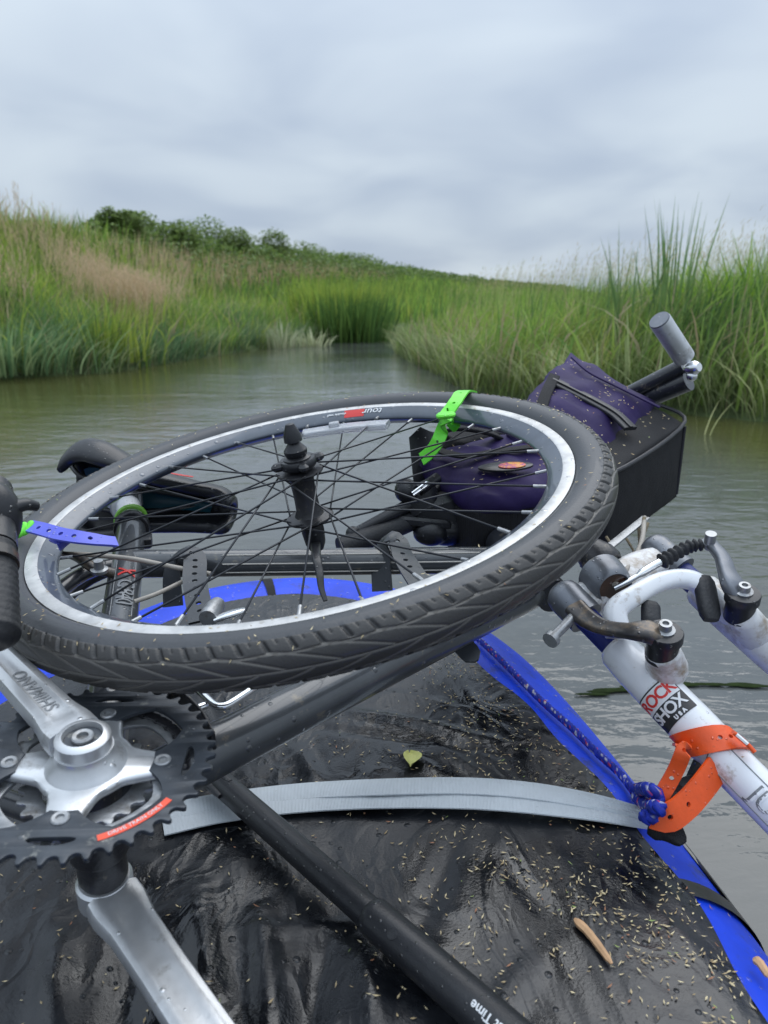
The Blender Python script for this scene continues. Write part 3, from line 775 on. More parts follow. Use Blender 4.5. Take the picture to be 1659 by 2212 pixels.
clump('sedge_clump', 'small bright sedge tuft in the water right of the pale one', 'sedge', -1.42, 15.0, 60, (.25, .55), (.02, .035), .16, (.20, .25, .14), (.34, .38, .26), (.2, .9))
clump('sedge_clump', 'dark rounded sedge clump overhanging the far river bend', 'sedge', -.75, 17.2, 900, (.7, 1.35), (.02, .04), .42, (.035, .085, .025), (.10, .18, .045), (.05, .4))
clump('sedge_clump', 'light green lush sedge clump behind the dark one at the bend', 'sedge', -1.2, 18.6, 900, (.8, 1.35), (.02, .04), .6, (.13, .22, .04), (.22, .28, .06), (.05, .5))
clump('sedge_clump', 'yellow green grass tuft with fanned blades near the left waterline', 'sedge', -3.55, 9.5, 300, (.45, .95), (.010, .020), .22, (.14, .23, .04), (.26, .32, .07), (.1, .5))
clump('sedge_clump', 'drooping blue green tuft trailing in the water at far left', 'sedge', -4.2, 8.45, 420, (.4, .85), (.012, .022), .30, (.07, .16, .08), (.20, .28, .14), (.3, 1.0))
clump('sedge_clump', 'broad leafy reed clump crowning the bank at the right edge', 'sedge', 3.75, 7.2, 420, (.85, 1.35), (.018, .032), .34, (.10, .20, .02), (.20, .34, .04), (.15, .6))
clump('sedge_clump', 'sparse straw coloured blades standing in the water by the right bank', 'sedge', 3.15, 4.75, 46, (.25, .6), (.008, .016), .28, (.22, .26, .12), (.42, .42, .26), (.2, 1.0))
for kx, ky, kl in ((1.98, 4.6, 'lone grass stem bending out of the water beyond the silver bolt'), (2.45, 4.35, 'lone pale stem standing in open water near the right edge')):
    clump('grass_stem', kl, 'grass stem', kx, ky, 3, (.22, .4), (.008, .014), .02, (.25, .3, .14), (.4, .42, .24), (.1, .6))

def shrub(x, y, r, h, label, c1, c2):
    z = float(height(np.array([x]), np.array([y]))[0][0])
    t = thing('shrub', label, 'shrub', (x, y, z), group='shrubs along the ridge')
    n = int(7500)
    # several overlapping lobes of leaves
    K = 9; lob = np.stack([rng.uniform(-r * .7, r * .7, K), rng.uniform(-r * .5, r * .5, K), rng.uniform(h * .3, h * .78, K)], 1); lr = rng.uniform(.34, .55, K) * r
    which = rng.integers(0, K, n); d = rng.normal(size=(n, 3)); d /= np.linalg.norm(d, axis=1)[:, None]
    P = lob[which] + d * (lr[which] * rng.uniform(.3, 1.05, n) ** .5)[:, None] * np.array([1, 1, .85])
    P[:, 2] = np.abs(P[:, 2])
    s = rng.uniform(.08, .15, n) * (y / 30) ** .5
    C = mixc(c1, c2, np.clip(rng.uniform(0, 1, n), 0, 1)) * rng.uniform(.7, 1.2, (n, 1))
    lz = P[:, 2]
    g = blades(P[:, 0], P[:, 1], lz, s * rng.uniform(-.4, .9, n), s * .8, s * rng.uniform(.4, 1.2, n), rng.uniform(0, 6.28, n), C, seg=2, curl=1.0)
    cr = grass_object('crown', [g], parent=t)
    tr = []
    for k in range(5):
        a = rng.uniform(0, 6.28); e = V(math.cos(a) * r * .35, math.sin(a) * r * .3, h * .6)
        tr.append(tube(spline([V(0, 0, -.1), e * .5 + V(0, 0, .1), e], 4), [.05, .045, .04, .035, .03, .025, .02, .015, .01], n=6))
    part('trunk', tr, M['bark'], t, local=True)
SG1, SG2 = (.08, .13, .045), (.18, .26, .09)
for u, vtop, d, wpx, lab in ((335, 466, 24, 120, 'round green shrub highest on the ridge, nearest the tall grass'), (250, 492, 21, 95, 'low shrub half hidden by grass at the left end of the shrub row'),
        (455, 490, 30, 120, 'wide flat-topped shrub second from the tall one on the ridge'), (545, 512, 35, 110, 'green shrub sloping down in the middle of the ridge row'),
        (615, 534, 40, 90, 'small shrub wedged between two wider ones mid ridge'), (680, 545, 46, 100, 'bumpy shrub where the ridge starts to drop'),
        (760, 558, 54, 100, 'pale green shrub on the lower ridge beyond the bumpy one'), (835, 580, 64, 90, 'shrub above the river bend on the lower ridge'),
        (905, 600, 78, 80, 'small far shrub where the ridge nearly meets the reeds'), (975, 610, 95, 100, 'most distant shrub at the end of the ridge')):
    p = at(u, vtop, d); z0 = float(height(np.array([p[0]]), np.array([p[1]]))[0][0])
    shrub(float(p[0]), float(p[1]), wpx / FP * d * .74, max(1.1, float(p[2]) - z0 + .15), lab, SG1, SG2)
# thin line of brush closing the hillside behind the shrubs
def brush():
    gs = []
    n = 60000
    t = rng.uniform(0, 1, n) ** .8
    Yr = 17.5 + t * 104; Xr = np.interp(Yr, RIDGE[:, 1], RIDGE[:, 0]) + rng.normal(0, 1.0, n) * (1 + Yr / 60) - .3
    Z, sl, sr = height(Xr, Yr); s = .09 + Yr / 380
    top = np.interp(Yr, [17, 20, 24, 40, 120], [.2, .5, .9, 1.05, 1.2])
    C = mixc((.06, .115, .035), (.14, .21, .06), rng.uniform(0, 1, n)) * rng.uniform(.7, 1.2, (n, 1))
    zz = Z + top * rng.uniform(0, 1, n) ** .7 * (1 + .25 * sn(Xr, Yr, 1.1, 3))
    gs.append(blades(Xr, Yr, zz, s * rng.uniform(-.2, 1, n), s * .8, s * rng.uniform(.4, 1.2, n), rng.uniform(0, 6.28, n), C, seg=2, curl=1.0))
    # dead stems at the foot of the brush
    n = 2600; Yr = rng.uniform(18, 50, n); Xr = np.interp(Yr, RIDGE[:, 1], RIDGE[:, 0]) + rng.uniform(.8, 2.4, n); Z, _, _ = height(Xr, Yr)
    h = rng.uniform(.5, 1.1, n)
    gs.append(blades(Xr, Yr, Z, h, rng.uniform(.012, .03, n), h * .15, rng.uniform(0, 6.28, n), mixc((.28, .22, .15), (.40, .34, .24), rng.uniform(0, 1, n)), seg=2))
    o = grass_object('hillside_brush', gs); tagm(o, 'low tangled brush and dead stems along the hill ridge', 'brush', kind='stuff')
brush()
# a strip of floating weed
g = []
for k in range(26):
    u = 1270 + k * 15 + rng.normal(0, 4); v = 1500 - 22 * math.sin(min(1, k / 14) * math.pi / 2) + rng.normal(0, 2)
    p = atz(u, v, .004); g.append(ball(p, .028, 6, (1, 1, 1)))
    g[-1] = ((g[-1][0] - p) * np.array([1.1, .10 + .22 * rng.random(), .05]) + p, g[-1][1])
o = part('water_weed', g, M['weed']); tagm(o, 'thin dark green streak of weed floating beside the fork', 'water weed', kind='stuff')

# ------------------------------------------------------------------ packraft
def raft_loop():
    cx = -.15; TR = .13
    pts = [(-.05, -.35), (.0, .0)]
    half = [(.40, -.40), (.405, .0), (.385, .40), (.345, .70), (.295, .95), (.235, 1.10), (.14, 1.215), (0, 1.262)]
    L = [(cx + a, b) for a, b in half] + [(cx - a, b) for a, b in half[::-1][1:]]
    return [V(p[0], p[1], .165) for p in spline([V(a, b) for a, b in L], 10)]
LOOP = raft_loop(); TR = .130
LP = np.array(LOOP)
raft = thing('packraft', 'blue inflatable packraft with wet black spray deck on the river', 'inflatable raft', (-.15, .6, 0))
def loop_sd(X, Y):
    P = LP[:, :2]; d = seg_d(X, Y, P, False)
    return np.where(inside(X, Y, P), -d, d)
def tube_r(i): return TR
rr = [TR] * len(LOOP)
part('inflated_tube', tube(LOOP, rr, n=40, up=V(0, 0, 1)), M['blue'], raft, smooth=180)
DECKZ = .165 + TR + .004
def cover(X, Y):            # how far outwards the deck reaches over the tube (metres beyond its crest)
    return np.interp(Y, [.3, .45, .53, .61, .68, .77, .86, 1.0, 1.1, 1.2], [.034, .038, .042, .035, .028, .013, .0, -.028, -.05, -.068]) + .003 * np.sin(Y * 40)
def folds(X, Y):
    def fold(x0, y0, x1, y1, w, h):
        a = V(x0, y0); b = V(x1, y1); ab = b - a; t = ((X - a[0]) * ab[0] + (Y - a[1]) * ab[1]) / (ab @ ab); tt = np.clip(t, 0, 1)
        d = ((X - a[0]) * ab[1] - (Y - a[1]) * ab[0]) / math.sqrt(ab @ ab)
        e = np.where((t < 0) | (t > 1), np.minimum(np.abs(t), np.abs(t - 1)) * math.sqrt(ab @ ab) / w, 0)
        return h * np.exp(-(d / w) ** 2 - e ** 2) * (.35 + .65 * np.sin(np.pi * np.clip(tt, .05, .95)))
    z = .0030 * sn(X, Y, 9, 1) + .0008 * sn(X, Y, 31, 2) + .0004 * sn(X * 1.7, Y * .6, 75, 5)
    for u0, v0, u1, v1, w, h in FOLDS:
        a = atz(u0, v0, DECKZ); b = atz(u1, v1, DECKZ)
        z = z + fold(a[0], a[1], b[0], b[1], w * 1.05, h * .75)
    return z
FOLDS = [(760, 1530, 1100, 1610, .007, .012), (700, 1560, 1120, 1635, .005, -.008), (960, 1420, 1075, 1600, .008, .010), (1000, 1400, 1105, 1560, .006, -.006),
         (870, 1620, 960, 1680, .006, .006), (930, 1600, 1060, 1690, .006, .007), (990, 1590, 1130, 1700, .005, .006), (640, 1600, 700, 1690, .008, .008),
         (1150, 1770, 1450, 2212, .005, .006), (1200, 1760, 1659, 2200, .004, .006), (1260, 1800, 1700, 2180, .006, -.006),
         (560, 1950, 590, 2212, .010, .014), (700, 1990, 660, 2230, .012, -.012), (420, 1900, 470, 2230, .012, .012), (300, 1900, 250, 2230, .014, -.012), (120, 1960, 100, 2240, .012, .012),
         (780, 2010, 820, 2230, .010, .010), (500, 1990, 900, 1960, .006, .004), (1000, 1790, 900, 2000, .012, -.006), (1180, 2050, 1050, 2212, .010, .006), (1080, 1850, 1200, 1990, .010, -.007)]
def deck_z(X, Y):
    X = np.atleast_1d(np.asarray(X, float)); Y = np.atleast_1d(np.asarray(Y, float))
    s = loop_sd(X, Y)
    so = np.clip(s, 0, TR * .985)
    z = .165 + np.sqrt(np.maximum(TR ** 2 - so ** 2, 0)) + .004
    inn = np.clip((-s - .02) / .12, 0, 1)
    z = z + inn * (folds(X, Y)) + (1 - inn) * .25 * folds(X, Y) * (s < .03) - .012 * np.clip((-s - .06) / .2, 0, 1) ** 2
    return z
def build_deck():
    # rows follow the tube loop inwards, so the hem runs parallel to the tube
    n_out = 10; k_in = 0
    step = .006
    X, Y = np.meshgrid(np.arange(-.72, .44, step), np.arange(.12, 1.36, step))
    s = loop_sd(X, Y); cov = cover(X, Y)
    ok = s < cov
    Z = deck_z(X.ravel(), Y.ravel()).reshape(X.shape)
    # pull the border cells onto the exact hem
    h = .004
    gxx = (loop_sd(X + h, Y) - loop_sd(X - h, Y)) / (2 * h); gyy = (loop_sd(X, Y + h) - loop_sd(X, Y - h)) / (2 * h)
    bad = (s > cov) & (s < cov + step * 1.6)
    dx = np.where(bad, -(s - cov) * gxx, 0); dy = np.where(bad, -(s - cov) * gyy, 0)
    X2, Y2 = X + dx, Y + dy
    Z2 = np.where(bad, deck_z(X2.ravel(), Y2.ravel()).reshape(X.shape), Z)
    use = ok | bad
    idx = -np.ones(X.shape, int); idx[use] = np.arange(use.sum())
    VV = np.stack([X2[use], Y2[use], Z2[use]], 1); F = []
    a, b, c, d = idx[:-1, :-1], idx[:-1, 1:], idx[1:, 1:], idx[1:, :-1]
    q = (a >= 0) & (b >= 0) & (c >= 0) & (d >= 0)
    F = np.stack([a[q], b[q], c[q], d[q]], 1).tolist()
    return VV, F
part('spray_deck', build_deck(), M['deck'], raft, smooth=180, label='glossy wet black fabric deck sprinkled with seeds', fixn=False)
# black reinforcement band across the bow tube
def band_over(i0, i1, a0, a1, lift, name, m, parent, lab=None):
    P, T, U, S = frames(LOOP, V(0, 0, 1)); VV = []; F = []
    ii = np.linspace(i0, i1, 10); aa = np.linspace(R_(a0), R_(a1), 16)
    for q in ii:
        w = lambda A: np.array([np.interp(q, range(len(A)), A[:, k]) for k in range(3)])
        for a in aa: VV.append(w(P) + (w(S) * math.cos(a) + w(U) * math.sin(a)) * (TR + lift))
    for i in range(9):
        for j in range(15): F.append((i * 16 + j, i * 16 + j + 1, (i + 1) * 16 + j + 1, (i + 1) * 16 + j))
    return part(name, (np.array(VV), F), m, parent, smooth=180, label=lab)
NB = len(LOOP)
def loop_index(u, v):
    p = atz(u, v, .29); return float(np.argmin(np.hypot(LP[:, 0] - p[0], LP[:, 1] - p[1])))
ib = loop_index(590, 1272)
band_over(ib - .55, ib + .55, -40, 220, .0025, 'reinforcement_band', M['cordura'], raft)
i1 = loop_index(1440, 1830)
band_over(i1 - 2.2, i1 + 1.2, -10, 44, .003, 'scuff_panel', M['mudfab'], raft, 'dark muddy fabric panel low on the raft side')
i2 = loop_index(1545, 1925)
band_over(i2 - .35, i2 + .3, 8, 90, .0032, 'scuff_panel', M['mudfab'], raft, 'dark fabric strip crossing the blue tube')
# attachment patch near the knot and muddy stain
pk = atz(1435, 1760, .25)
# ------------------------------------------------------------------ blue cord along the tube
def cord_colours(me, base=(.012, .03, .34), seed=3):
    co = np.zeros(len(me.vertices) * 3); me.vertices.foreach_get('co', co); r = np.random.default_rng(seed)
    n = len(me.vertices); C = np.ones((n, 4)); C[:, :3] = base
    C[:, :3] *= r.uniform(.6, 1.5, (n, 1))
    w = r.uniform(0, 1, n); C[w > .90, :3] = (.6, .6, .62); C[w > .965, :3] = (.6, .05, .03)
    a = me.color_attributes.new('Col', 'FLOAT_COLOR', 'POINT'); a.data.foreach_set('color', C.ravel())
def cord(name, path, r, parent):
    P, T, U, S = frames(path)
    d = np.concatenate([[0], np.cumsum(np.linalg.norm(np.diff(P, axis=0), axis=1))])
    g = []
    fine = np.arange(0, d[-1], .0022); q = lambda A: np.stack([np.interp(fine, d, A[:, k]) for k in range(3)], 1)
    Pf, Uf, Sf = q(P), q(U), q(S)
    for k in range(3):
        a = fine / .016 * 2 * math.pi + k * 2.094
        g.append(tube(Pf + (Uf * np.cos(a)[:, None] + Sf * np.sin(a)[:, None]) * r * .5, r * .62, n=7))
    o = part(name, g, M['rope'], parent, smooth=180)
    cord_colours(o.data)
    return o
rope = thing('blue_cord', 'thin blue rope with white flecks running along the raft edge and knotted', 'rope', atz(1390, 1720, .31))
def on_tube(u, v, lift):
    # where this direction meets the raft tube or deck
    r = ray(u, v)
    for d in np.arange(.3, 2, .002):
        p = CAM + r * d
        s = abs(float(loop_sd(np.array([p[0]]), np.array([p[1]]))[0])) if True else 0
        dd = math.hypot(float(loop_sd(np.array([p[0]]), np.array([p[1]]))[0]), p[2] - .165)
        if dd < TR + lift: return p
    return atz(u, v, .29)
rp = [on_tube(u, v, .008) for u, v in ((1026, 1374), (1060, 1405), (1104, 1448), (1170, 1514), (1236, 1573), (1292, 1628), (1340, 1672), (1372, 1714))]
cord('cord_run', spline(rp, 10), .0042, rope)
kp = rp[-1] + V(.01, -.02, .008)
kn = []
ka = nz(at(1432, 1748, .66) - at(1372, 1700, .68)); kb = nz(np.cross(ka, V(0, 0, 1))); kc = np.cross(ka, kb)
for k in range(80):
    t = k / 79
    kn.append(kp - V(.008, -.012, 0) + ka * (.030 * t + .004 * math.sin(t * 20)) + (kb * math.cos(t * 6 * math.pi) + kc * math.sin(t * 6 * math.pi)) * .0075)
cord('knot', kn, .0050, rope)
tail = [on_tube(1375, 1720, .02), on_tube(1395, 1738, .03), at(1416, 1744, .64), at(1436, 1752, .63)]
cord('cord_tail', spline(tail, 6), .0062, rope)
cord('cord_loop', spline([rp[-1] + V(0, 0, .004), at(1400, 1705, .665), at(1422, 1722, .655), at(1410, 1768, .65), at(1386, 1758, .655)], 6), .006, rope)

# ------------------------------------------------------------------ grey webbing strap over the deck
def webbing():
    t = thing('webbing_strap', 'wide light grey webbing strap laid across the black deck', 'strap', atz(900, 1710, .30))
    def lay(line, w, lift, name, side=0):
        pts = spline([V(*p) for p in line], 10)
        base = []
        for p in pts:
            q = atz(p[0], p[1], .31); zz = float(deck_z(q[0], q[1])[0])
            s_ = float(loop_sd(np.array([q[0]]), np.array([q[1]]))[0])
            q = atz(p[0], p[1], zz + lift + (p[2] if len(p) > 2 else 0)); base.append(q)
        P, T, U, S = frames(base, V(0, 0, 1)); n = len(P); m = 9; VV = []; st = []
        d = np.concatenate([[0], np.cumsum(np.linalg.norm(np.diff(P, axis=0), axis=1))])
        for i in range(n):
            f = i / (n - 1); ww = w * (1 - .30 * max(0, (f - .72) / .28) ** 1.6)
            for j in range(m):
                x = (j / (m - 1) - .5) * ww; bulge = -.0018 * (2 * j / (m - 1) - 1) ** 2 + .0022 * max(0, (f - .7) / .3) * math.sin(j * 2.1)
                VV.append(P[i] + S[i] * (x + side) + U[i] * bulge); st.append((x, d[i], 0))
        F = [(i * m + j, i * m + j + 1, (i + 1) * m + j + 1, (i + 1) * m + j) for i in range(n - 1) for j in range(m - 1)]
        VV = np.array(VV); n0 = len(VV); VV = np.concatenate([VV, VV - np.repeat(U, m, 0) * .0014])
        st = st + st
        F2 = [tuple(n0 + k for k in f[::-1]) for f in F]
        E = []
        for i in range(n - 1):
            E += [(i * m, (i + 1) * m, n0 + (i + 1) * m, n0 + i * m), (i * m + m - 1, n0 + i * m + m - 1, n0 + (i + 1) * m + m - 1, (i + 1) * m + m - 1)]
        o = part(name, (VV, F + F2 + E), M['web'], t, smooth=50, fixn=False)
        a = o.data.attributes.new('st', 'FLOAT_VECTOR', 'POINT'); a.data.foreach_set('vector', np.array(st).ravel())
        return o
    lay([(350, 1770, 0), (480, 1742, 0), (640, 1722, .002), (820, 1712, .004), (1000, 1712, .006), (1150, 1722, .008), (1280, 1738, .004), (1395, 1760, 0)], .043, .006, 'webbing', 0)
    lay([(350, 1752, 0), (480, 1726, 0), (640, 1706, .002), (820, 1696, .006), (1000, 1693, .008), (1150, 1704, .010), (1290, 1728, .004), (1395, 1756, 0)], .026, .0078, 'upper_layer', 0)
webbing()

# ------------------------------------------------------------------ bicycle
def c2w(v): return V(v[0], v[2] * CP - v[1] * SP_, -v[2] * SP_ - v[1] * CP)
RC = CAM + c2w((-.2063, .1745, .5133))             # centre of the big chainring
NBK = nz(c2w((.030, -.926, -.377)))                # the bicycle's sideways axis, pointing up
BB = RC - NBK * .0435
def B(u, v, off=0.0): return atp(u, v, BB + NBK * off, NBK)
bike = thing('bicycle', 'dark bicycle frame with silver cranks and white fork lying on the raft', 'bicycle', BB)
HT = B(1172, 1262); ST_TOP = B(283, 1150); ST_MID = B(277, 1205)
part('down_tube', tube(spline([BB, B(456, 1625), B(820, 1440), HT], 6), .0215, n=26), M['frame_paint'], bike, smooth=180)
part('seat_tube', rod(BB, B(284, 1140), .0190, 26), M['frame_paint'], bike, smooth=60)
TT0, TT1 = B(285, 1218), B(1185, 1208)
part('top_tube', rod(TT0, TT1, .0170, 22), M['frame_paint'], bike, smooth=60)
td = nz(TT1 - TT0); tside = nz(np.cross(td, NBK))
if tside[1] > 0: tside = -tside
for ang in (58, 20, -18):
    dirn = NBK * math.sin(R_(ang)) + tside * math.cos(R_(ang))
    a = TT0 + td * .11 + dirn * .0172; b = TT0 + td * .52 + dirn * .0172
    part('pinstripe', tube([a, b], .0009, n=6), M['pinstripe'], bike)
part('head_tube', rod(HT - nz(HT - B(1000, 1080)) * -.03, B(1080, 1170), .0205, 24), M['black_paint'], bike, smooth=60)
part('bottom_bracket_shell', [lathe([(.0001, .036), (.0205, .036), (.0215, .034), (.0215, -.034), (.0205, -.036), (.0001, -.036)], BB, NBK), lathe([(.009, .062), (.009, -.062)], BB, NBK, 16)], M['black_metal'], bike)
# seat cluster
sdir = nz(B(284, 1140) - BB)
sside = nz(np.cross(sdir, NBK)); sside = sside if sside[0] > 0 else -sside
part('seat_clamp', [lathe([(.0001, 0), (.0225, 0), (.0235, .002), (.0235, .015), (.0225, .017), (.0001, .017)], B(284, 1146), sdir), box(B(313, 1168), sside, sdir, NBK, .018, .022, .016)], M['black_metal'], bike)
part('seat_post', rod(B(284, 1148), B(278, 1094), .0168, 24), M['post'], bike, smooth=60)
gr_path = []
for k in range(44):
    a = k / 43 * 4 * math.pi
    gr_path.append(B(283, 1122) + sside * .0200 * math.cos(a) + NBK * .0200 * math.sin(a) + sdir * (.012 * k / 43 - .006 + .006 * math.cos(a)))
part('green_band', tube(gr_path, .0022, n=8), M['green2'], bike, label='thin green elastic band wound round the seat post')
SHp = B(268, 1085, .0)
part('seat_post_head', [lathe([(.0001, -.022), (.017, -.020), (.0205, -.012), (.0205, .012), (.017, .020), (.0001, .022)], SHp, NBK, 22), box(SHp + sdir * .014, sside, sdir, NBK, .05, .016, .030, .3), lathe([(.0001, 0), (.006, 0), (.006, .006), (.0001, .006)], SHp + NBK * .022, NBK, 6)], M['silver'], bike)
# text on the seat tube
tg = text_geo('X', .026, bold=.0004); e_ = nz(BB - B(284, 1140))
camdir = nz(CAM - B(262, 1330)); upn = nz(camdir - e_ * np.dot(camdir, e_))
def on_seat(u, v): return B(u, v)
part('lettering', wrap(tg, on_seat(268, 1266), e_, upn, .0190), M['print_red'], bike, label='red letter X on the seat tube')
part('lettering', wrap(text_geo('C 840', .026, space=.85), on_seat(264, 1312), e_, upn, .0190), M['print_grey'], bike, label='grey letters C 840 on the seat tube')
for sgn in (-1, 1):
    part('decal_border', tube([on_seat(270, 1240) + upn * .0160 + np.cross(upn, e_) * .0105 * sgn, on_seat(256, 1360) + upn * .0160 + np.cross(upn, e_) * .0105 * sgn], .0006, n=5), M['print_grey'], bike)

# saddle: the shell seen from below, nose to the right
def saddle():
    # length runs to the right, the seat surface faces away from the camera, width is upright
    O = B(275, 1078) + sdir * .045
    X = nz(at(505, 1068, 1.12) - at(150, 1012, 1.13)); X = nz(X); Zs = nz(sdir - X * np.dot(sdir, X)); Y = np.cross(Zs, X)
    if Y[2] < 0: Y = -Y
    s = np.linspace(0, 1, 30); VV = []; m = 19
    prof = []
    for t in s:
        x = -.080 + .250 * t
        w = np.interp(t, [0, .03, .07, .13, .22, .36, .5, .75, .95, 1], [.040, .055, .066, .073, .072, .056, .040, .031, .027, .015])
        zc = np.interp(t, [0, .03, .08, .15, .5, .9, 1], [-.006, .004, .010, .012, .004, .004, -.010])
        for j in range(m):
            a = (j / (m - 1) - .5) * math.pi * np.interp(t, [0, .25, .5, 1], [1.5, 1.45, 1.25, 1.2])
            drop = np.interp(t, [0, .2, .5, 1], [.034, .046, .042, .032])
            VV.append(O + X * x + Y * w * math.sin(a) + Zs * (zc + drop * (math.cos(a) - 1)))
    F = [(i * m + j, i * m + j + 1, (i + 1) * m + j + 1, (i + 1) * m + j) for i in range(len(s) - 1) for j in range(m - 1)]
    sad = part('saddle', (np.array(VV), F), M['black_plastic'], bike, smooth=180, fixn=False, label='black saddle seen from below with its nose pointing right')
    md = sad.modifiers.new('thick', 'SOLIDIFY'); md.thickness = .017; md.offset = 0
    md = sad.modifiers.new('round', 'SUBSURF'); md.levels = 1; md.render_levels = 1
    # rolled lower edges, teal base plate, two rails
    V2 = []; m2 = 9
    for t in s[2:-3]:
        x = -.076 + .235 * t; w = .52 * np.interp(t, [0, .12, .25, .4, .55, .75, 1], [.04, .066, .062, .042, .028, .02, .012])
        for j in range(m2):
            k = (j / (m2 - 1) - .5) * 2; V2.append(O + X * x + Y * w * k + Zs * (-.014 - .010 * abs(k) ** 2))
    F2 = [(i * m2 + j, i * m2 + j + 1, (i + 1) * m2 + j + 1, (i + 1) * m2 + j) for i in range(len(s) - 6) for j in range(m2 - 1)]
    part('base_plate', (np.array(V2), F2), M['teal'], sad, smooth=180, fixn=False)
    for sg in (-1, 1):
        r = spline([O + X * -.085 + Y * .03 * sg - Zs * .016, O + X * -.05 + Y * .022 * sg - Zs * .040, O + X * .02 + Y * .021 * sg - Zs * .043, O + X * .09 + Y * .010 * sg - Zs * .020, O + X * .115 + Y * .006 * sg - Zs * .012], 6)
        part('rail', tube(r, .0036, n=10), M['black_metal'], sad)
    # small stripe print on the nose side
    part('stripe_print', box(O + X * .085 + Y * .0385 - Zs * .010, X, Zs, Y, .034, .005, .0008), M['print_red'], sad)
saddle()
# rear stays, brake arm, cable behind the wheel
part('seat_stay', [tube(spline([B(275, 1215), B(180, 1240, .012), B(60, 1330, .02)], 5), .0085, n=12), tube(spline([B(275, 1215), B(175, 1262, -.03), B(60, 1380, -.05)], 5), .0085, n=12)], M['black_paint'], bike, kind=None)
part('gear_cable', tube(spline([B(128, 1196, .03), B(200, 1199, .032), B(290, 1208, .03), B(380, 1226, .022), B(455, 1240, .018)], 6), .0028, n=10), M['cable'], bike, label='beige grey cable housing running over the frame')
part('gear_cable', tube(spline([B(290, 1300, .01), B(340, 1282, .012), B(395, 1256, .010)], 6), .0025, n=10), M['cable'], bike, label='short grey cable end behind the black strap')
part('rear_brake_arm', [tube(spline([B(135, 1196, .03), B(170, 1206, .03), B(205, 1228, .028), B(245, 1238, .02)], 6), [.003 + .003 * min(1, k / 8) for k in range(19)], n=10)], M['arm'], bike)
part('brake_bolt', [lathe([(.0001, 0), (.009, 0), (.0095, .002), (.0095, .004), (.0055, .005), (.005, .014), (.0001, .014)], B(215, 1236, .026), NBK, 18)], M['dull'], bike)

# ---- cranks and chainrings, built in the chainring's own plane
ARM_DIR = nz(B(12, 1427, .064) - (RC + NBK * .020))
ARM_DIR = nz(ARM_DIR - NBK * np.dot(ARM_DIR, NBK))
BX = nz(B(352.7, 1647, .0435) - RC); BX = nz(BX - NBK * np.dot(BX, NBK)); BY = np.cross(NBK, BX)
def pol(r, a): return (r * math.cos(a), r * math.sin(a))
def ring_outline(nt, rp, root, tip):
    o = []; gr = rp - root
    for k in range(nt):
        a0 = 2 * math.pi * k / nt; c = np.array(pol(rp + .0002, a0)); er = np.array(pol(1, a0)); et = np.array(pol(1, a0 + math.pi / 2))
        for q_ in range(7):
            b = R_(-82 + 164 * q_ / 6); o.append(tuple(c - er * gr * math.cos(b) + et * gr * 1.02 * math.sin(b)))
        o.append(pol(tip - .0006, a0 + .40 * 2 * math.pi / nt)); o.append(pol(tip, a0 + .5 * 2 * math.pi / nt)); o.append(pol(tip - .0006, a0 + .60 * 2 * math.pi / nt))
    return o
def oval(cr, ca, lr, lt, n=20, tilt=0):
    o = []
    for k in range(n):
        a = 2 * math.pi * k / n; x = cr + lr * math.cos(a); t = lt * math.sin(a)
        o.append(pol(x, ca + t / cr * 1.0))
    return o
def sq_circle(r0, n, bumps):
    return [pol(r0(2 * math.pi * k / n), 2 * math.pi * k / n) for k in range(n)]
q = math.pi / 4
# inner opening of the outer ring: deep scallops between four bolt tabs
def inner_r(a):
    d = abs(((a + math.pi / 4) % (math.pi / 2)) - math.pi / 4)      # angle from the nearest bolt
    return .0455 + .0225 * min(1, max(0, (d - .22) / .30)) ** .75
outl = [ring_outline(42, .0852, .0812, .0880), sq_circle(inner_r, 96, None)]
for k in range(4):
    outl.append(oval(.0520, k * math.pi / 2, .0040, .0040, 14))
    outl.append(oval(.0700, k * math.pi / 2, .0032, .0150, 22))
cr_g = shape_geo(outl, .0036, .0005)
chainring = part('chainring', xf(cr_g, RC, BX, BY, NBK), M['ring'], bike, smooth=30)
def inner2(a):
    d = abs(((a + math.pi / 4) % (math.pi / 2)) - math.pi / 4)
    return .0455 + .011 * min(1, max(0, (d - .2) / .3)) ** .8
o2 = [ring_outline(32, .0645, .0612, .0672), sq_circle(inner2, 80, None)]
part('middle_chainring', xf(shape_geo(o2, .0030, .0004), RC - NBK * .0082, BX, BY, NBK), M['dull'], bike, smooth=30)
o3 = [ring_outline(22, .0445, .0412, .0470), [pol(.031, 2 * math.pi * k / 40) for k in range(40)]]
part('small_chainring', xf(shape_geo(o3, .0028, .0004), RC - NBK * .0170, BX, BY, NBK), M['dull'], bike, smooth=30)
# spider: four arms with scalloped flanks
def spid_r(a):
    d = abs(((a + math.pi / 4) % (math.pi / 2)) - math.pi / 4)
    t_ = min(1, max(0, (d - .13) / .52)); return .0600 - .0275 * (1 - (1 - t_) ** 2.2)
def spider_out(grow):
    pts = []
    for k in range(120):
        a = 2 * math.pi * k / 120; pts.append(pol(min(spid_r(a), .0595) + grow, a))
    return pts
sp_g = shape_geo([spider_out(0)], .0076, .0028)
part('spider', [xf(sp_g, RC - NBK * .0030, BX, BY, NBK), lathe([(.0001, -.012), (.022, -.012), (.029, -.002), (.026, .003), (.0205, .008), (.0195, .014), (.0001, .014)], RC, NBK, 28)], M['silver'], bike, smooth=45)
for k in range(4):
    d = BX * math.cos(k * math.pi / 2) + BY * math.sin(k * math.pi / 2)
    part('chainring_bolt', lathe([(.0028, .0016), (.0028, .0030), (.0050, .0032), (.0058, .0024), (.0058, -.006), (.0028, -.006)], RC + d * .052, NBK, 20), M['dull'], chainring)
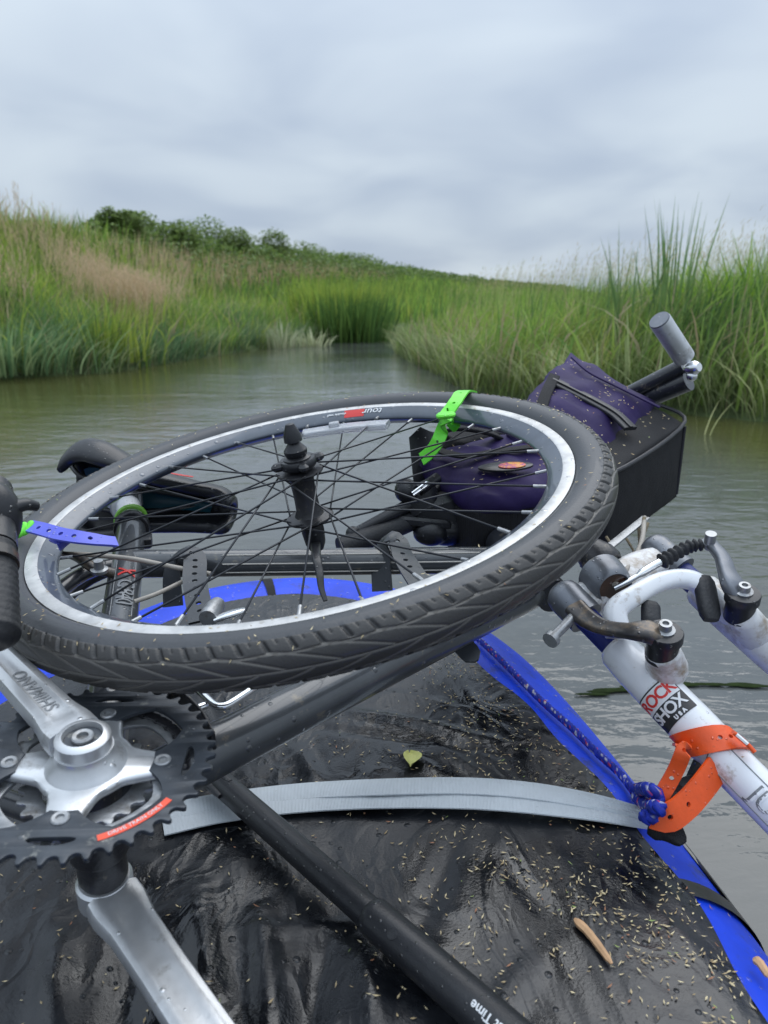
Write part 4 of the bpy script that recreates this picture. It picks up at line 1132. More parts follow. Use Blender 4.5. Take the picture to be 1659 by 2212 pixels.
# guard pin and red sticker on the ring
st_c = []
for k in range(25):
    a = R_(-68 + 38 * k / 24)
    st_c.append(RC + (BX * math.cos(a) + BY * math.sin(a)) * .0742 + NBK * .0020)
part('red_sticker', sweep(st_c, [(-.0024, -.0001), (.0024, -.0001), (.0024, .0003), (-.0024, .0003)], up=NBK), M['print_red2'], chainring)
tg = text_geo('DRIVE TRAIN ONLY', .0040, extrude=.0001, space=1.05, sub=0)
P_ = np.array(tg[0]); aa = R_(-49) - 0 + P_[:, 0] / .0742
rr_ = .0742 - P_[:, 1]
aa = R_(-49) + P_[:, 0] / .0742 * 1
P2 = RC + (BX * np.cos(aa)[:, None] + BY * np.sin(aa)[:, None]) * rr_[:, None] * 1 + NBK * (.0026 + P_[:, 2:3])
part('sticker_lettering', (P2, tg[1]), M['print_white'], chainring, smooth=None)
# crank arms
def crank(name, root, d, length, face, width, groove, m, lab=None, flip=1, boss=.0185, w_end=.026):
    d = nz(d); side = np.cross(d, face)
    n = 30; VV = []; prof = [(-.5, -1.0), (-.5, .35), (-.46, .72), (-.36, .92), (-.25, 1.0), (-.17, .78), (0, .70), (.17, .78), (.25, 1.0), (.36, .92), (.46, .72), (.5, .35), (.5, -1.0), (.36, -1.15), (-.36, -1.15)]
    flat = [(-.5, -1.0), (-.5, .35), (-.46, .72), (-.36, .92), (-.25, 1.0), (-.17, 1.0), (0, 1.0), (.17, 1.0), (.25, 1.0), (.36, .92), (.46, .72), (.5, .35), (.5, -1.0), (.36, -1.15), (-.36, -1.15)]
    for i in range(n):
        t = i / (n - 1); x = .0132 + (length - .0132) * t
        w = width * np.interp(t, [0, .08, .2, .5, 1], [1.16, 1.18, 1.0, .95, w_end / width])
        h = np.interp(t, [0, .15, 1], [.0085, .0068, .0062])
        g = groove * min(1, max(0, (t - .07) / .06)) * min(1, max(0, (.93 - t) / .06))
        for (a, b), (c, e) in zip(prof, flat):
            VV.append(root + d * x + side * (a * w) + face * ((b * g + e * (1 - g)) * h))
    m_ = len(prof); F = [(i * m_ + k, i * m_ + (k + 1) % m_, (i + 1) * m_ + (k + 1) % m_, (i + 1) * m_ + k) for i in range(n - 1) for k in range(m_)]
    F += [tuple(range(m_))[::-1], tuple((n - 1) * m_ + k for k in range(m_))]
    bo = lathe([(.0001, -.011), (boss, -.011), (boss, .0065), (boss - .0022, .0085), (.0135, .0088), (.0125, .0040), (.0001, .0038)], root, face, 32)
    return part(name, [(np.array(VV), F), bo], m, bike, smooth=38, label=lab)
CR0 = RC + NBK * .0165
ca_ = crank('crank_arm', CR0, ARM_DIR, .172, NBK, .031, 1.0, M['silver'], 'silver crank arm on the chainring side with engraved lettering')
part('bolt_recess', lathe([(.0001, .0042), (.0124, .0042), (.0124, .0050), (.0001, .0050)], CR0, NBK, 24), M['ring'], ca_)
part('crank_bolt', [lathe([(.0040, .0052), (.0040, .0074), (.0066, .0078), (.0074, .0070), (.0074, .0052)], CR0, NBK, 24)], M['dull'], ca_)
tg = text_geo('SHIMANO', .0145, extrude=.0002, space=1.0, bold=.0001)
part('lettering', xf(tg, CR0 + ARM_DIR * .0765 + NBK * .0053, ARM_DIR, np.cross(NBK, ARM_DIR), NBK), M['print_grey'], ca_, smooth=None)
LC = RC - NBK * .115
LD = nz(atp(462, 2260, LC, NBK) - LC)
cb_ = crank('crank_arm', LC, LD, .172, NBK, .034, .55, M['silver'], 'silver crank arm on the lower side pointing at the camera', boss=.0205, w_end=.033)
part('spindle_cover', lathe([(.0001, .037), (.0175, .037), (.0178, .012), (.0165, .0102), (.0165, .009), (.0001, .009)], LC, NBK, 28), M['black_metal'], cb_)
# front derailleur cage and chain pieces behind the ring
part('front_derailleur', [sweep(spline([B(300, 1512, .03), B(370, 1500, .034), B(430, 1545, .034), B(462, 1600, .030)], 6), rrect(.003, .020, .0012), up=NBK), box(B(325, 1500, .012), td, tside, NBK, .05, .028, .024, .3), box(B(250, 1478, .01), td, tside, NBK, .03, .018, .02, .3)], M['black_metal'], bike)
def chain():
    t = part('chain', [], M['black_metal'], bike) if False else None
    pts = []
    for k in range(17):
        a = R_(8 + k * 5.6); pts.append(RC + (BX * math.cos(a) + BY * math.sin(a)) * .0655 - NBK * .0082)
    g = []
    for i in range(len(pts) - 1):
        d = nz(pts[i + 1] - pts[i]); c = (pts[i] + pts[i + 1]) / 2; o_ = .0034 if i % 2 else .0024
        L_ = np.linalg.norm(pts[i + 1] - pts[i])
        for s in (-1, 1): g.append(box(c + NBK * o_ * s, d, np.cross(NBK, d), NBK, L_ + .006, .0075, .0011, .3))
        g.append(lathe([(.0036, -.0042), (.0036, .0042)], pts[i], NBK, 10))
    part('chain', g, M['black_metal'], bike, kind='stuff', label='dark chain lying on the middle chainring')
chain()
# chain stays running off to the left behind the ring
part('chain_stay', [tube([BB - NBK * .02, B(-250, 1640, -.045)], .0095, n=12)], M['black_paint'], bike)
part('chain_stay', [tube([BB + NBK * .02, B(-250, 1560, .03)], .0095, n=12)], M['black_paint'], bike)

# ---- handlebar end, lever and mounts seen through the wheel
part('handlebar', [tube(spline([at(735, 1184, .98), at(800, 1160, 1.0), at(880, 1128, 1.03), at(980, 1080, 1.07)], 6), .0145, n=18)], M['grip'], bike)
part('bar_end', [tube(spline([at(760, 1154, 1.0), at(830, 1118, 1.01), at(900, 1082, 1.03), at(950, 1052, 1.06)], 6), [.0065 + .0045 * k / 18 for k in range(19)], n=14), ball(at(763, 1153, .995), .0105, 10)], M['black_plastic'], bike)
blev = part('brake_lever_body', [box(at(912, 1078, 1.03), (1, .2, .5), (0, 1, .1), (-.4, 0, 1), .048, .03, .042, .3), box(at(940, 1108, 1.04), (1, 0, .3), (0, 1, 0), (-.3, 0, 1), .07, .04, .05, .25), ball(at(932, 1150, 1.03), .024, 10, (1.1, .8, .8)), ball(at(965, 1145, 1.04), .028, 10, (1.2, .8, .8)), ball(at(878, 1060, 1.02), .017, 10), box(at(905, 1128, 1.02), (1, 0, -.1), (0, 1, 0), (0, 0, 1), .09, .012, .014, .3), tube([at(905, 1060, 1.01), at(945, 1032, 1.03)], .008, n=10)], M['black_plastic'], bike)
part('cable_stub', [tube([at(890, 1066, 1.0), at(925, 1040, 1.01)], .0022, n=8), tube([at(893, 1071, 1.0), at(927, 1047, 1.01)], .0022, n=8)], M['chrome'], blev)
# bag bracket with holes
def plate_holes():
    cu = [[(-.014, -.05), (.014, -.05), (.017, .0), (.02, .045), (.0, .055), (-.018, .04), (-.016, 0)], [pol(.005, k * .6) for k in range(10)], [(a, b - .033) for a, b in [pol(.0085, k * .6) for k in range(10)]]]
    g = shape_geo(cu, .003, .0003)
    x = nz(V(1, .25, 0)); y = nz(V(-.02, .25, 1)); y = nz(y - x * (x @ y)); z = np.cross(x, y)
    return xf(g, at(912, 1002, 1.10), x, y, z)
part('mount_plate', plate_holes(), M['black_plastic'], bike, smooth=30)

# ---- suspension fork
LK = at(*c6(372, 570), .815); RK = at(*c6(935, 275), .895)
L1 = at(*c6(1560, 1770), .665); fa = nz(L1 - LK)
latv = RK - LK; lat = nz(latv - fa * np.dot(latv, fa)); fup = np.cross(lat, fa)
if np.dot(fup, CAM - LK) < 0: fup = -fup
fork = part('fork', [rod(LK + fa * .004, LK + fa * .16, .0138, 20), rod(RK + fa * .004, RK + fa * .16, .0138, 20)], M['blue_shade'], bike, smooth=60, label='white suspension fork with rim brake arms and stickers')
LEGR = .0205
LegA, LegB = LK + fa * .072, LK + fa * .43
RK0 = RK; RegA, RegB = RK0 + fa * .062, RK0 + fa * .43
for nm, A_, B_, mm in (('fork_leg', LegA, LegB, 'white'), ('fork_leg', RegA, RegB, 'white_dirty')):
    Lg = np.linalg.norm(B_ - A_); prof = [(.0001, 0), (.0175, 0), (.0205, .006), (.0222, .03), (.0228, .105), (.0222, .125), (.0200, .134), (LEGR, .150), (LEGR, Lg - .02), (.014, Lg), (.0001, Lg)]
    part(nm, lathe(prof, A_, fa, 32), M[mm], fork, smooth=180, label='white painted lower fork leg' + (' with stickers' if mm == 'white' else ' smeared with mud'))
# arch joining the legs
ap = [LegA + fa * .016, at(*c6(672, 640), .755), at(*c6(790, 545), .765), at(*c6(930, 468), .785), at(*c6(1060, 440), .80), at(*c6(1175, 465), .80), at(*c6(1262, 560), .80), RegA + fa * .06]
ap[0] = at(*c6(690, 800), .745)
sec = rrect(.0205, .0175, .007)
aps = spline(ap, 6)
part('arch', sweep(aps, sec, [1.25 - .25 * math.sin(math.pi * i / (len(aps) - 1)) for i in range(len(aps))], up=fup), M['white'], fork, smooth=180)
# crown with open steerer
cm = (LK + RK) / 2
crown_pts = spline([LK + lat * .006 + fa * .012, LK * .74 + RK * .26 + fa * .010, cm + fa * .012, LK * .26 + RK * .74 + fa * .010, RK - lat * .006 + fa * .012], 6)
part('crown', [sweep(crown_pts, rrect(.036, .028, .010), [.95 + .35 * math.sin(math.pi * i / 24) for i in range(25)], up=fup)], M['white_dirty'], fork, smooth=180)
SBp = at(*c6(660, 500), .803); ho = nz(nz(CAM - SBp) + fa * 1.3)
part('steerer_opening', [lathe([(.0165, -.03), (.0165, .0), (.0185, .0022), (.0215, .0), (.025, -.012), (.027, -.03)], SBp, ho, 28)], M['shroud'], fork)
part('steerer_hollow', [lathe([(.0001, -.012), (.0167, -.012), (.0167, -.0009), (.0001, -.001)], SBp, ho, 24)], M['mud'], fork)
part('headset_cup', lathe([(.0001, 0), (.021, 0), (.023, .004), (.023, .016), (.019, .03), (.0001, .03)], cm - fa * .012, -fa, 26), M['black_metal'], fork)
for K, lg in ((LK, .030), (RK, .036)):
    part('crown_cap', lathe([(.0001, -.018), (.012, -.0175), (.0185, -.012), (.0205, -.003), (.0205, lg), (.0001, lg)], K, fa, 28), M['shroud'], fork, smooth=50)
# brakes
def vbrake(piv, pn, armpts, rads, pad_a, pad_b, padr, mm, lab):
    part('brake_boss', [lathe([(.0001, -.018), (.0150, -.018), (.0150, .004), (.0175, .006), (.0175, .014), (.0165, .016), (.010, .017), (.0001, .017)], piv, pn, 28)], M['black_plastic'], fork)
    part('pivot_bolt', [lathe([(.0095, .0165), (.0095, .0185), (.0062, .0195), (.0058, .026), (.0032, .0262), (.0030, .0235), (.0001, .0235)], piv, pn, 18)], M['dull'], fork)
    a = spline(armpts, 6)
    part('brake_arm', sweep(a, rrect(2.0, 1.25, .5), np.interp(np.linspace(0, 1, len(a)), np.linspace(0, 1, len(rads)), rads), up=pn), M[mm], fork, smooth=50, label=lab)
    part('brake_pad', sweep(spline([pad_a, (pad_a + pad_b) / 2, pad_b], 4), rrect(1.7, 1.1, .5), [padr * k for k in (.7, .95, 1, 1, 1, 1, 1, .95, .7)], up=fup), M['grip'], fork, smooth=50)
PL = at(*c6(965, 845), .705); PR = at(*c6(1450, 600), .775)
pn = nz(CAM * .45 + V(0, 0, 1) * 1.0 - V(0, 0, HC * .45) + (CAM - PL) * .2); pn = nz(V(-.10, -.30, .95))
vbrake(PL, pn, [PL + pn * .008, at(*c6(870, 772), .700), at(*c6(740, 765), .705), at(*c6(600, 745), .725), at(*c6(490, 690), .745), at(*c6(420, 625), .765)], [.0125, .0125, .0085, .0085, .0105, .0115], at(*c6(888, 590), .765), at(*c6(890, 730), .75), .0115, 'arm', 'dark grey brake arm pointing left towards the wheel')
vbrake(PR, pn, [PR + pn * .008, at(*c6(1400, 480), .775), at(*c6(1365, 400), .785), at(*c6(1335, 310), .80), at(*c6(1275, 235), .815), at(*c6(1250, 205), .82)], [.0130, .0125, .0095, .0085, .0075, .0075], at(*c6(1215, 430), .80), at(*c6(1265, 700), .775), .0135, 'shroud', 'grey brake arm standing up on the right fork leg')
part('cable_anchor', [lathe([(.0001, 0), (.006, 0), (.006, .012), (.0001, .012)], at(*c6(1255, 215), .815), pn, 12), box(at(*c6(1250, 225), .82), lat, fa, pn, .016, .014, .014, .3)], M['dull'], fork)
bel = spline([at(*c6(955, 335), .81), at(*c6(1040, 285), .815), at(*c6(1130, 240), .82), at(*c6(1220, 228), .82)], 11)
part('cable_boot', tube(bel, [.0072 + .0022 * math.sin(i * 1.5) - .002 * i / 33 for i in range(len(bel))], n=14), M['grip'], fork, smooth=180, label='black ribbed rubber boot on the brake cable')
part('cable_noodle', [tube(spline([at(*c6(660, 500), .80), at(*c6(760, 450), .80), at(*c6(880, 375), .805), at(*c6(950, 335), .81)], 5), [.003] * 8 + [.0045] * 8, n=12)], M['chrome'], fork)
part('brake_cable', [tube(spline([at(*c6(665, 480), .80), at(*c6(720, 405), .83), at(*c6(790, 310), .87), at(*c6(835, 200), .93), at(*c6(850, 60), 1.0)], 6), .0032, n=10)], M['cable'], fork)
part('lever_pin', [rod(at(*c6(405, 680), .755), at(*c6(285, 800), .735), .0052, 12), lathe([(.0001, 0), (.0085, 0), (.0085, .006), (.0001, .006)], at(*c6(282, 806), .733), nz(at(*c6(285, 800), .735) - at(*c6(405, 680), .755)), 10)], M['dull'], fork)
# muddy web below the pivot
part('brake_post', [sweep(spline([at(*c6(975, 1045), .748), at(*c6(985, 975), .725), PL - pn * .008], 5), rrect(2, 2, .9), [.012, .016, .019, .020, .020, .019, .018, .0175, .017, .0165, .016], up=fup)], M['white_dirty'], fork, smooth=180)
part('brake_post', [sweep(spline([RK + fa * .15, PR - pn * .010], 5), rrect(2, 2, .9), [.016, .019, .018, .018, .017, .016], up=fup)], M['white_dirty'], fork, smooth=180)
# stickers: ROCK SHOX
def legpt(u, v):
    # axis point of the left leg whose surface is seen there
    best = min(np.linspace(.05, .5, 400), key=lambda s: abs(proj(LK + fa * s)[1] - v) + abs(proj(LK + fa * s)[0] - u) * .9)
    return best
def proj(p):
    d = p - CAM; z = d[1] * CP - d[2] * SP_; yv = -(d[1] * SP_ + d[2] * CP); return 829.5 + FP * d[0] / z, 1106 + FP * yv / z
s0 = legpt(*c6(985, 1215)); Q0 = LK + fa * s0
vd = nz(CAM - Q0); vd = nz(vd - fa * np.dot(vd, fa)); rd_ = np.cross(vd, fa)
def leg_patch(s_a, s_b, w, m, name, lift, roll=0.0, r=None, lab=None):
    n = 12; VV = []; r = r or .0229
    for s in (s_a, s_b):
        for j in range(n + 1):
            th = roll + (j / n - .5) * w / r; VV.append(LK + fa * s + (vd * math.cos(th) + rd_ * math.sin(th)) * (r + lift))
    F = [(j, j + 1, n + 2 + j, n + 1 + j) for j in range(n)]
    return part(name, (np.array(VV), F), m, fork, smooth=180, label=lab, fixn=False)
def leg_text(s, txt, size, m, roll, name='lettering', r=.0229, lab=None, bold=.0004, space=.9):
    # reads across the leg: text x goes round the tube, letter tops point to the crown
    g = text_geo(txt, size, extrude=.0001, bold=bold, space=space); P = np.array(g[0]); th = roll + P[:, 0] / r
    W = LK + fa * (s - P[:, 1])[:, None] + (vd * np.cos(th)[:, None] + rd_ * np.sin(th)[:, None]) * (r + .0010 + P[:, 2:3])
    return part(name, (W, g[1]), m, fork, smooth=None, label=lab)
sg = 1 if proj(Q0 + rd_ * .02)[0] > proj(Q0)[0] else -1
if sg < 0: rd_ = -rd_
leg_patch(s0 - .017, s0 + .021, .048, M['print_black'], 'sticker', .0004, -.25, lab='black and white sticker on the fork leg')
leg_patch(s0 - .0155, s0 + .001, .045, M['print_white'], 'sticker_field', .0007, -.25)
leg_text(s0 - .0072, 'ROCK', .0165, M['print_red'], -.25, lab='red word ROCK')
leg_text(s0 + .0085, 'SHOX', .0155, M['print_white'], -.25, lab='white word SHOX')
leg_text(s0 + .0180, 'U  S  A', .0050, M['print_white'], .0, lab='small white letters USA')
# outlined lettering lower on the leg
s1 = legpt(*c6(1500, 1745)); 
leg_patch(s1 - .040, s1 + .10, .026, M['white'], 'label_field', .0003, -.15, r=LEGR)
def outline(s_a, s_b, w, roll):
    r = LEGR + .0006; pts = []
    for s, t in ((s_a, -w / 2), (s_a - .004, 0), (s_a, w / 2), (s_b, w / 2), (s_b, -w / 2), (s_a, -w / 2)):
        th = roll + t / r; pts.append(LK + fa * s + (vd * math.cos(th) + rd_ * math.sin(th)) * r)
    return tube(pts, .0005, n=5)
part('label_outline', outline(s1 - .040, s1 + .10, .026, -.15), M['print_grey'], fork)
def leg_text_along(s, txt, size, m, roll):
    g = text_geo(txt, size, extrude=.0001, bold=.0002, space=1); P = np.array(g[0]); th = roll + P[:, 1] / LEGR
    W = LK + fa * (s + P[:, 0])[:, None] + (vd * np.cos(th)[:, None] + rd_ * np.sin(th)[:, None]) * (LEGR + .0008 + P[:, 2:3])
    return part('lettering', (W, g[1]), m, fork, smooth=None)
leg_text_along(s1 + .030, 'JUDY', .024, M['print_grey'], -.15)
leg_text_along(s1 + .0295, 'JUDY', .0215, M['white'], -.15)

# ------------------------------------------------------------------ front wheel lying on top
WN = nz(c2w((-.158, -.904, -.397)))
WC = CAM + c2w((-.0893, -.0302, .8140)) - WN * .012
wx = nz(np.cross(V(0, 1, 0), WN)); wy = np.cross(WN, wx)
MW = Matrix(((wx[0], wy[0], WN[0], WC[0]), (wx[1], wy[1], WN[1], WC[1]), (wx[2], wy[2], WN[2], WC[2]), (0, 0, 0, 1)))
wheel = thing('front_wheel', 'front bicycle wheel with knobbly tyre strapped flat on top of the load', 'bicycle wheel', mat4=MW)
def tyre():
    NP, UP, NS = 52, 40, 92; RM, rm = .3085, .0210
    nu = NP * UP
    U_ = np.arange(nu) / UP; ph = np.concatenate([np.linspace(-math.pi, -1.17, 12, endpoint=False), np.linspace(-1.17, 1.17, 68, endpoint=False), np.linspace(1.17, math.pi, 12, endpoint=False)])
    # more rows where the tread is
    Ug, Pg = np.meshgrid(U_, ph, indexing='ij'); f = Ug % 1.0; ap = np.abs(Pg)
    f = np.where(Pg > 0, f, (f + .5) % 1)
    ss = lambda d, w: np.clip(1.5 - np.abs(d) / w, 0, 1)          # 1 on the line, 0 away from it
    base = .0016 * np.clip((1.14 - ap) / .05, 0, 1)
    ff = (f + (ap - .62) * .30) % .5
    insh = np.clip((ap - .64) / .05, 0, 1) * np.clip((1.14 - ap) / .04, 0, 1)
    slot = ss(ff - .06, .045) * insh
    thin = ss(ff - .30, .022) * np.clip((ap - .88) / .05, 0, 1) * insh
    a1 = np.zeros_like(f)
    for k_ in range(2):
        g_ = (f + k_) / 1.3
        a1 = np.maximum(a1, ss(ap - (.66 - .62 * g_ ** 1.5), .034) * np.clip((.70 - ap) / .03, 0, 1) * (g_ < 1))
    zig = ss(ap - (.62 - .05 * np.sin(f * math.pi)), .032)
    cen = ss(ap, .03)
    line = np.maximum(np.maximum(a1, zig), cen)
    H = base - .0021 * slot - .0009 * thin - .0010 * line * (1 - slot)
    G = np.where(slot > .5, -.7, line * .75)
    # sidewall ribs
    rib = (ap > 1.30) & (ap < 1.38); H += np.where(rib, .0004, 0)
    rr = rm + H; ang = Ug / NP * 2 * math.pi
    R_m = RM + rr * np.cos(Pg); Zm = rr * np.sin(Pg)
    VV = np.stack([R_m * np.cos(ang), R_m * np.sin(ang), Zm], -1).reshape(-1, 3)
    i = np.arange(nu)[:, None]; j = np.arange(NS)[None]
    a = i * NS + j; b = ((i + 1) % nu) * NS + j; c = ((i + 1) % nu) * NS + (j + 1) % NS; d = i * NS + (j + 1) % NS
    Q = np.stack([a, b, c, d], -1).reshape(-1, 4)
    me = bpy.data.meshes.new('tyre'); me.vertices.add(len(VV)); me.vertices.foreach_set('co', VV.astype(np.float32).ravel())
    me.loops.add(Q.size); me.loops.foreach_set('vertex_index', Q.astype(np.int32).ravel()); me.polygons.add(len(Q))
    me.polygons.foreach_set('loop_start', (np.arange(len(Q)) * 4).astype(np.int32)); me.update(calc_edges=True)
    nse = rng.uniform(.8, 1.2, G.shape)
    lo = sn(np.cos(ang) * 9, np.sin(ang) * 9, 1.3, 2) * .25 + .5
    C = np.ones(G.shape + (4,))
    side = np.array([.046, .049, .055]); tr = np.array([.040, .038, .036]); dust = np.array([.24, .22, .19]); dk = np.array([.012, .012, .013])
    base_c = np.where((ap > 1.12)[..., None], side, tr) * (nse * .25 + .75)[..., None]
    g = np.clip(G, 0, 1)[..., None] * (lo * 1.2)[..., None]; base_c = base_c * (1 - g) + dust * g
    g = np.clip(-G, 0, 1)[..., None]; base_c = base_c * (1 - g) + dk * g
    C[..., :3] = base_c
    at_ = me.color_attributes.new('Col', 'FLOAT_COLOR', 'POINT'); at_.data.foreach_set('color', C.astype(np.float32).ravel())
    me.materials.append(M['tyre']); me.shade_smooth()
    try: me.set_sharp_from_angle(angle=R_(38))
    except Exception: pass
    return place(me, 'tyre', wheel)
tyre()
def lathe_loop(prof, n=180):   # closed profile
    VV = []; m = len(prof)
    for k in range(n):
        a = 2 * math.pi * k / n
        for r, z in prof: VV.append((r * math.cos(a), r * math.sin(a), z))
    F = [(k * m + i, ((k + 1) % n) * m + i, ((k + 1) % n) * m + (i + 1) % m, k * m + (i + 1) % m) for k in range(n) for i in range(m)]
    return np.array(VV), F
rim = part('rim', lathe_loop([(.2885, .0108), (.2790, .0116), (.2782, .0121), (.2705, .0078), (.2640, .0032), (.2625, .0010), (.2623, 0), (.2625, -.0010), (.2640, -.0032), (.2705, -.0078), (.2782, -.0121), (.2790, -.0116), (.2885, -.0108)]), M['rim'], wheel, local=True, smooth=35)
for sgn in (1, -1):
    part('brake_track', lathe_loop([(.2905, .0128 * sgn), (.2880, .0132 * sgn), (.2798, .0130 * sgn), (.2785, .0122 * sgn), (.2785, .0100 * sgn), (.2905, .0100 * sgn)]), M['track'], rim, local=True, smooth=35)
# rim print: placed at the far side
def rim_ang(u, v):
    p = atp(u, v, WC, WN) - WC; return math.atan2(p @ wy, p @ wx)
def rim_patch(a0, a1, r0, r1, name, m, lift=.0006):
    n = 16; VV = []
    zf = lambda r: np.interp(r, [.2640, .2705, .2782], [.0032, .0078, .0121]) + lift
    for k in range(n + 1):
        a = a0 + (a1 - a0) * k / n
        for j in range(5):
            r = r0 + (r1 - r0) * j / 4; VV.append((r * math.cos(a), r * math.sin(a), zf(r)))
    F = [(k * 5 + j, k * 5 + j + 1, (k + 1) * 5 + j + 1, (k + 1) * 5 + j) for k in range(n) for j in range(4)]
    return part(name, (np.array(VV), F), m, rim, local=True, smooth=180, fixn=False)
def rim_text(ac, txt, size, m):
    g = text_geo(txt, size, extrude=.0001, bold=.0001, shear=.2); P = np.array(g[0])
    # letter tops face the hub, so the word stands upside down at the far side
    a = ac + P[:, 0] / .271; r = .2713 - P[:, 1] * .8
    z = np.interp(r, [.2640, .2705, .2782], [.0032, .0078, .0121]) + .0012 + P[:, 2]
    return part('rim_lettering', (np.stack([r * np.cos(a), r * np.sin(a), z], 1), g[1]), m, rim, local=True, smooth=None)
aL, aM0, aM1, aR = rim_ang(722, 893), rim_ang(755, 891), rim_ang(800, 888), rim_ang(840, 886)
rim_patch(aM0, aM1, .2655, .2770, 'rim_decal', M['print_red'])
rim_text((aM1 + aR) / 2, 'tour', .0165, M['print_white'])
rim_text((aL + aM0) / 2 + .002, 'double wall', .0060, M['print_white'])
# hub
Zw = V(0, 0, 1); O0 = V(0, 0, 0)
hub = part('hub', lathe([(.0001, -.036), (.0085, -.036), (.009, -.031), (.014, -.0300), (.0262, -.0290), (.0268, -.0275), (.0262, -.0262), (.0165, -.024), (.0135, -.018), (.0128, 0), (.0135, .018), (.0165, .024), (.0252, .0262), (.0258, .0275), (.0252, .0290), (.014, .0300), (.009, .031), (.0085, .036), (.0001, .036)], O0, Zw, 40), M['black_metal'], wheel, local=True, smooth=35)
part('skewer_nut', [lathe([(.0001, .036), (.0140, .036), (.0150, .040), (.0150, .044), (.0110, .046), (.0125, .049), (.0128, .053), (.0080, .059), (.0062, .062), (.0100, .063), (.0095, .070), (.0062, .078), (.0045, .082), (.0001, .083)], O0, Zw, 28)], M['black_plastic'], hub, local=True)
lobes = []
for k in range(4):
    a = R_(90 * k + 20); d = V(math.cos(a), math.sin(a), 0)
    lobes.append(box(d * .021 + V(0, 0, .0385), d, np.cross(Zw, d), Zw, .018, .011, .009, .35))
part('lockring', lobes + [lathe([(.0001, .0335), (.019, .0335), (.0205, .036), (.0205, .041), (.019, .0430), (.0001, .0430)], O0, Zw, 28)], M['black_plastic'], hub, local=True)
part('skewer_lever', [lathe([(.0001, -.036), (.0125, -.036), (.0130, -.045), (.0115, -.060), (.0080, -.068), (.0001, -.070)], O0, Zw, 22)], M['black_plastic'], hub, local=True)
lv = spline([WC - WN * .060, at(683, 1200, .765), at(690, 1235, .745), at(694, 1270, .735), at(703, 1298, .728)], 6)
part('lever_blade', [sweep(lv, rrect(1.9, 1.0, .45), [.0062 - .0038 * i / 24 for i in range(len(lv))])], M['black_plastic'], hub)
# spokes: 32, crossing three times; four shared meshes
SPK = {}
for side in (1, -1):
    for lead in (1, -1):
        hp = lead * R_(62); rh = .0235; zf = .0275 * side
        a_ = V(rh * math.cos(hp), rh * math.sin(hp), zf + .0014 * lead); b_ = V(.2625, 0, .002 * side)
        mid = a_ * .85 + b_ * .15 - V(0, 0, .0003 * side)
        SPK[side, lead] = (mesh_of('spoke', [tube([a_, mid, b_], .00105, n=6)], M['spoke'], 180), mesh_of('nipple', [rod(b_ + nz(b_ - a_) * .001, b_ - nz(b_ - a_) * .012, .0019, 8)], M['dull'], 40))
for i in range(32):
    side = 1 if i % 2 == 0 else -1; lead = 1 if (i // 2) % 2 == 0 else -1
    A_ = Matrix.Rotation(2 * math.pi * i / 32 + .06, 4, 'Z'); s_, n_ = SPK[side, lead]
    so = place(s_, 'spoke', wheel, A_); place(n_, 'nipple', so)
# reflector clipped to the spokes near the far rim
def wz(u, v, h): return atp(u, v, WC + WN * h, WN)      # on a plane parallel to the wheel
ra0, ra1 = rim_ang(655, 938), rim_ang(838, 917)
rp_ = []
for k in range(9):
    p_ = wz(655 + 183 * k / 8, 938 - 21 * k / 8 - 3 * math.sin(math.pi * k / 8), .006); q_ = np.array(MW.inverted()) @ np.append(p_, 1); rp_.append(q_[:3])
part('reflector', [sweep(rp_, rrect(.022, .009, .003), up=Zw)], M['reflector'], wheel, local=True, smooth=40, label='clear plastic spoke reflector')
part('reflector_clip', [box(rp_[3] + V(0, 0, .006), Zw, V(1, 0, 0), V(0, 1, 0), .008, .014, .012)], M['reflector'], wheel, local=True)

# ------------------------------------------------------------------ straps holding the wheel
def strap(name, label, pts, w, th, m, holes, ups=None, hr=.0028, n=8, group='rubber straps holding the load', taper=None, extra=None):
    P = spline(pts, n)
    if ups is None: U_ = np.tile(V(0, 0, 1), (len(P), 1))
    else:
        U_ = np.array(spline([V(*u) for u in ups], n)); U_ /= np.linalg.norm(U_, axis=1)[:, None]
    t = thing(name, label, 'strap', P[0], group=group)
    d = sum(np.linalg.norm(P[i + 1] - P[i]) for i in range(len(P) - 1))
    part('strap_band', strap_geo(P, U_, w, th, [f * d for f in holes], hr, taper), m, t, smooth=45)
    if extra: extra(t)
    return t
def towards(p): return nz(CAM - p)
# green strap over tyre and rim at the far right
gpts = [at(1018, 846, 1.16), wz(1000, 846, .030), wz(985, 866, .030), wz(966, 893, .020), wz(962, 905, .016), at(957, 925, .985), at(945, 955, .99), at(928, 978, 1.0), at(911, 992, 1.01)]
gup = [(.2, .9, .6), (0, .3, 1), (0, 0, 1), (0, -.3, 1), (-.2, -.8, .6), (-.4, -.9, .2), (-.4, -.8, .3), (-.5, -.7, .3), (-.5, -.7, .3)]
def gex(t):
    part('strap_buckle', [box(wz(963, 897, .026), (1, 0, .1), (0, 1, .1), (0, -.3, 1), .024, .020, .006, .3)], M['green'], t)
    part('strap_tail', strap_geo(spline([wz(968, 893, .022), at(980, 902, .99), at(985, 918, .99), at(972, 925, 1.0)], 6), np.tile(V(.5, -.8, .3), (19, 1)), .014, .002), M['green'], t)
strap('rubber_strap', 'lime green rubber strap over the far side of the tyre', gpts, .0185, .0025, M['green'], (.55, .62, .69, .76, .83, .90), gup, hr=.0022, extra=gex)
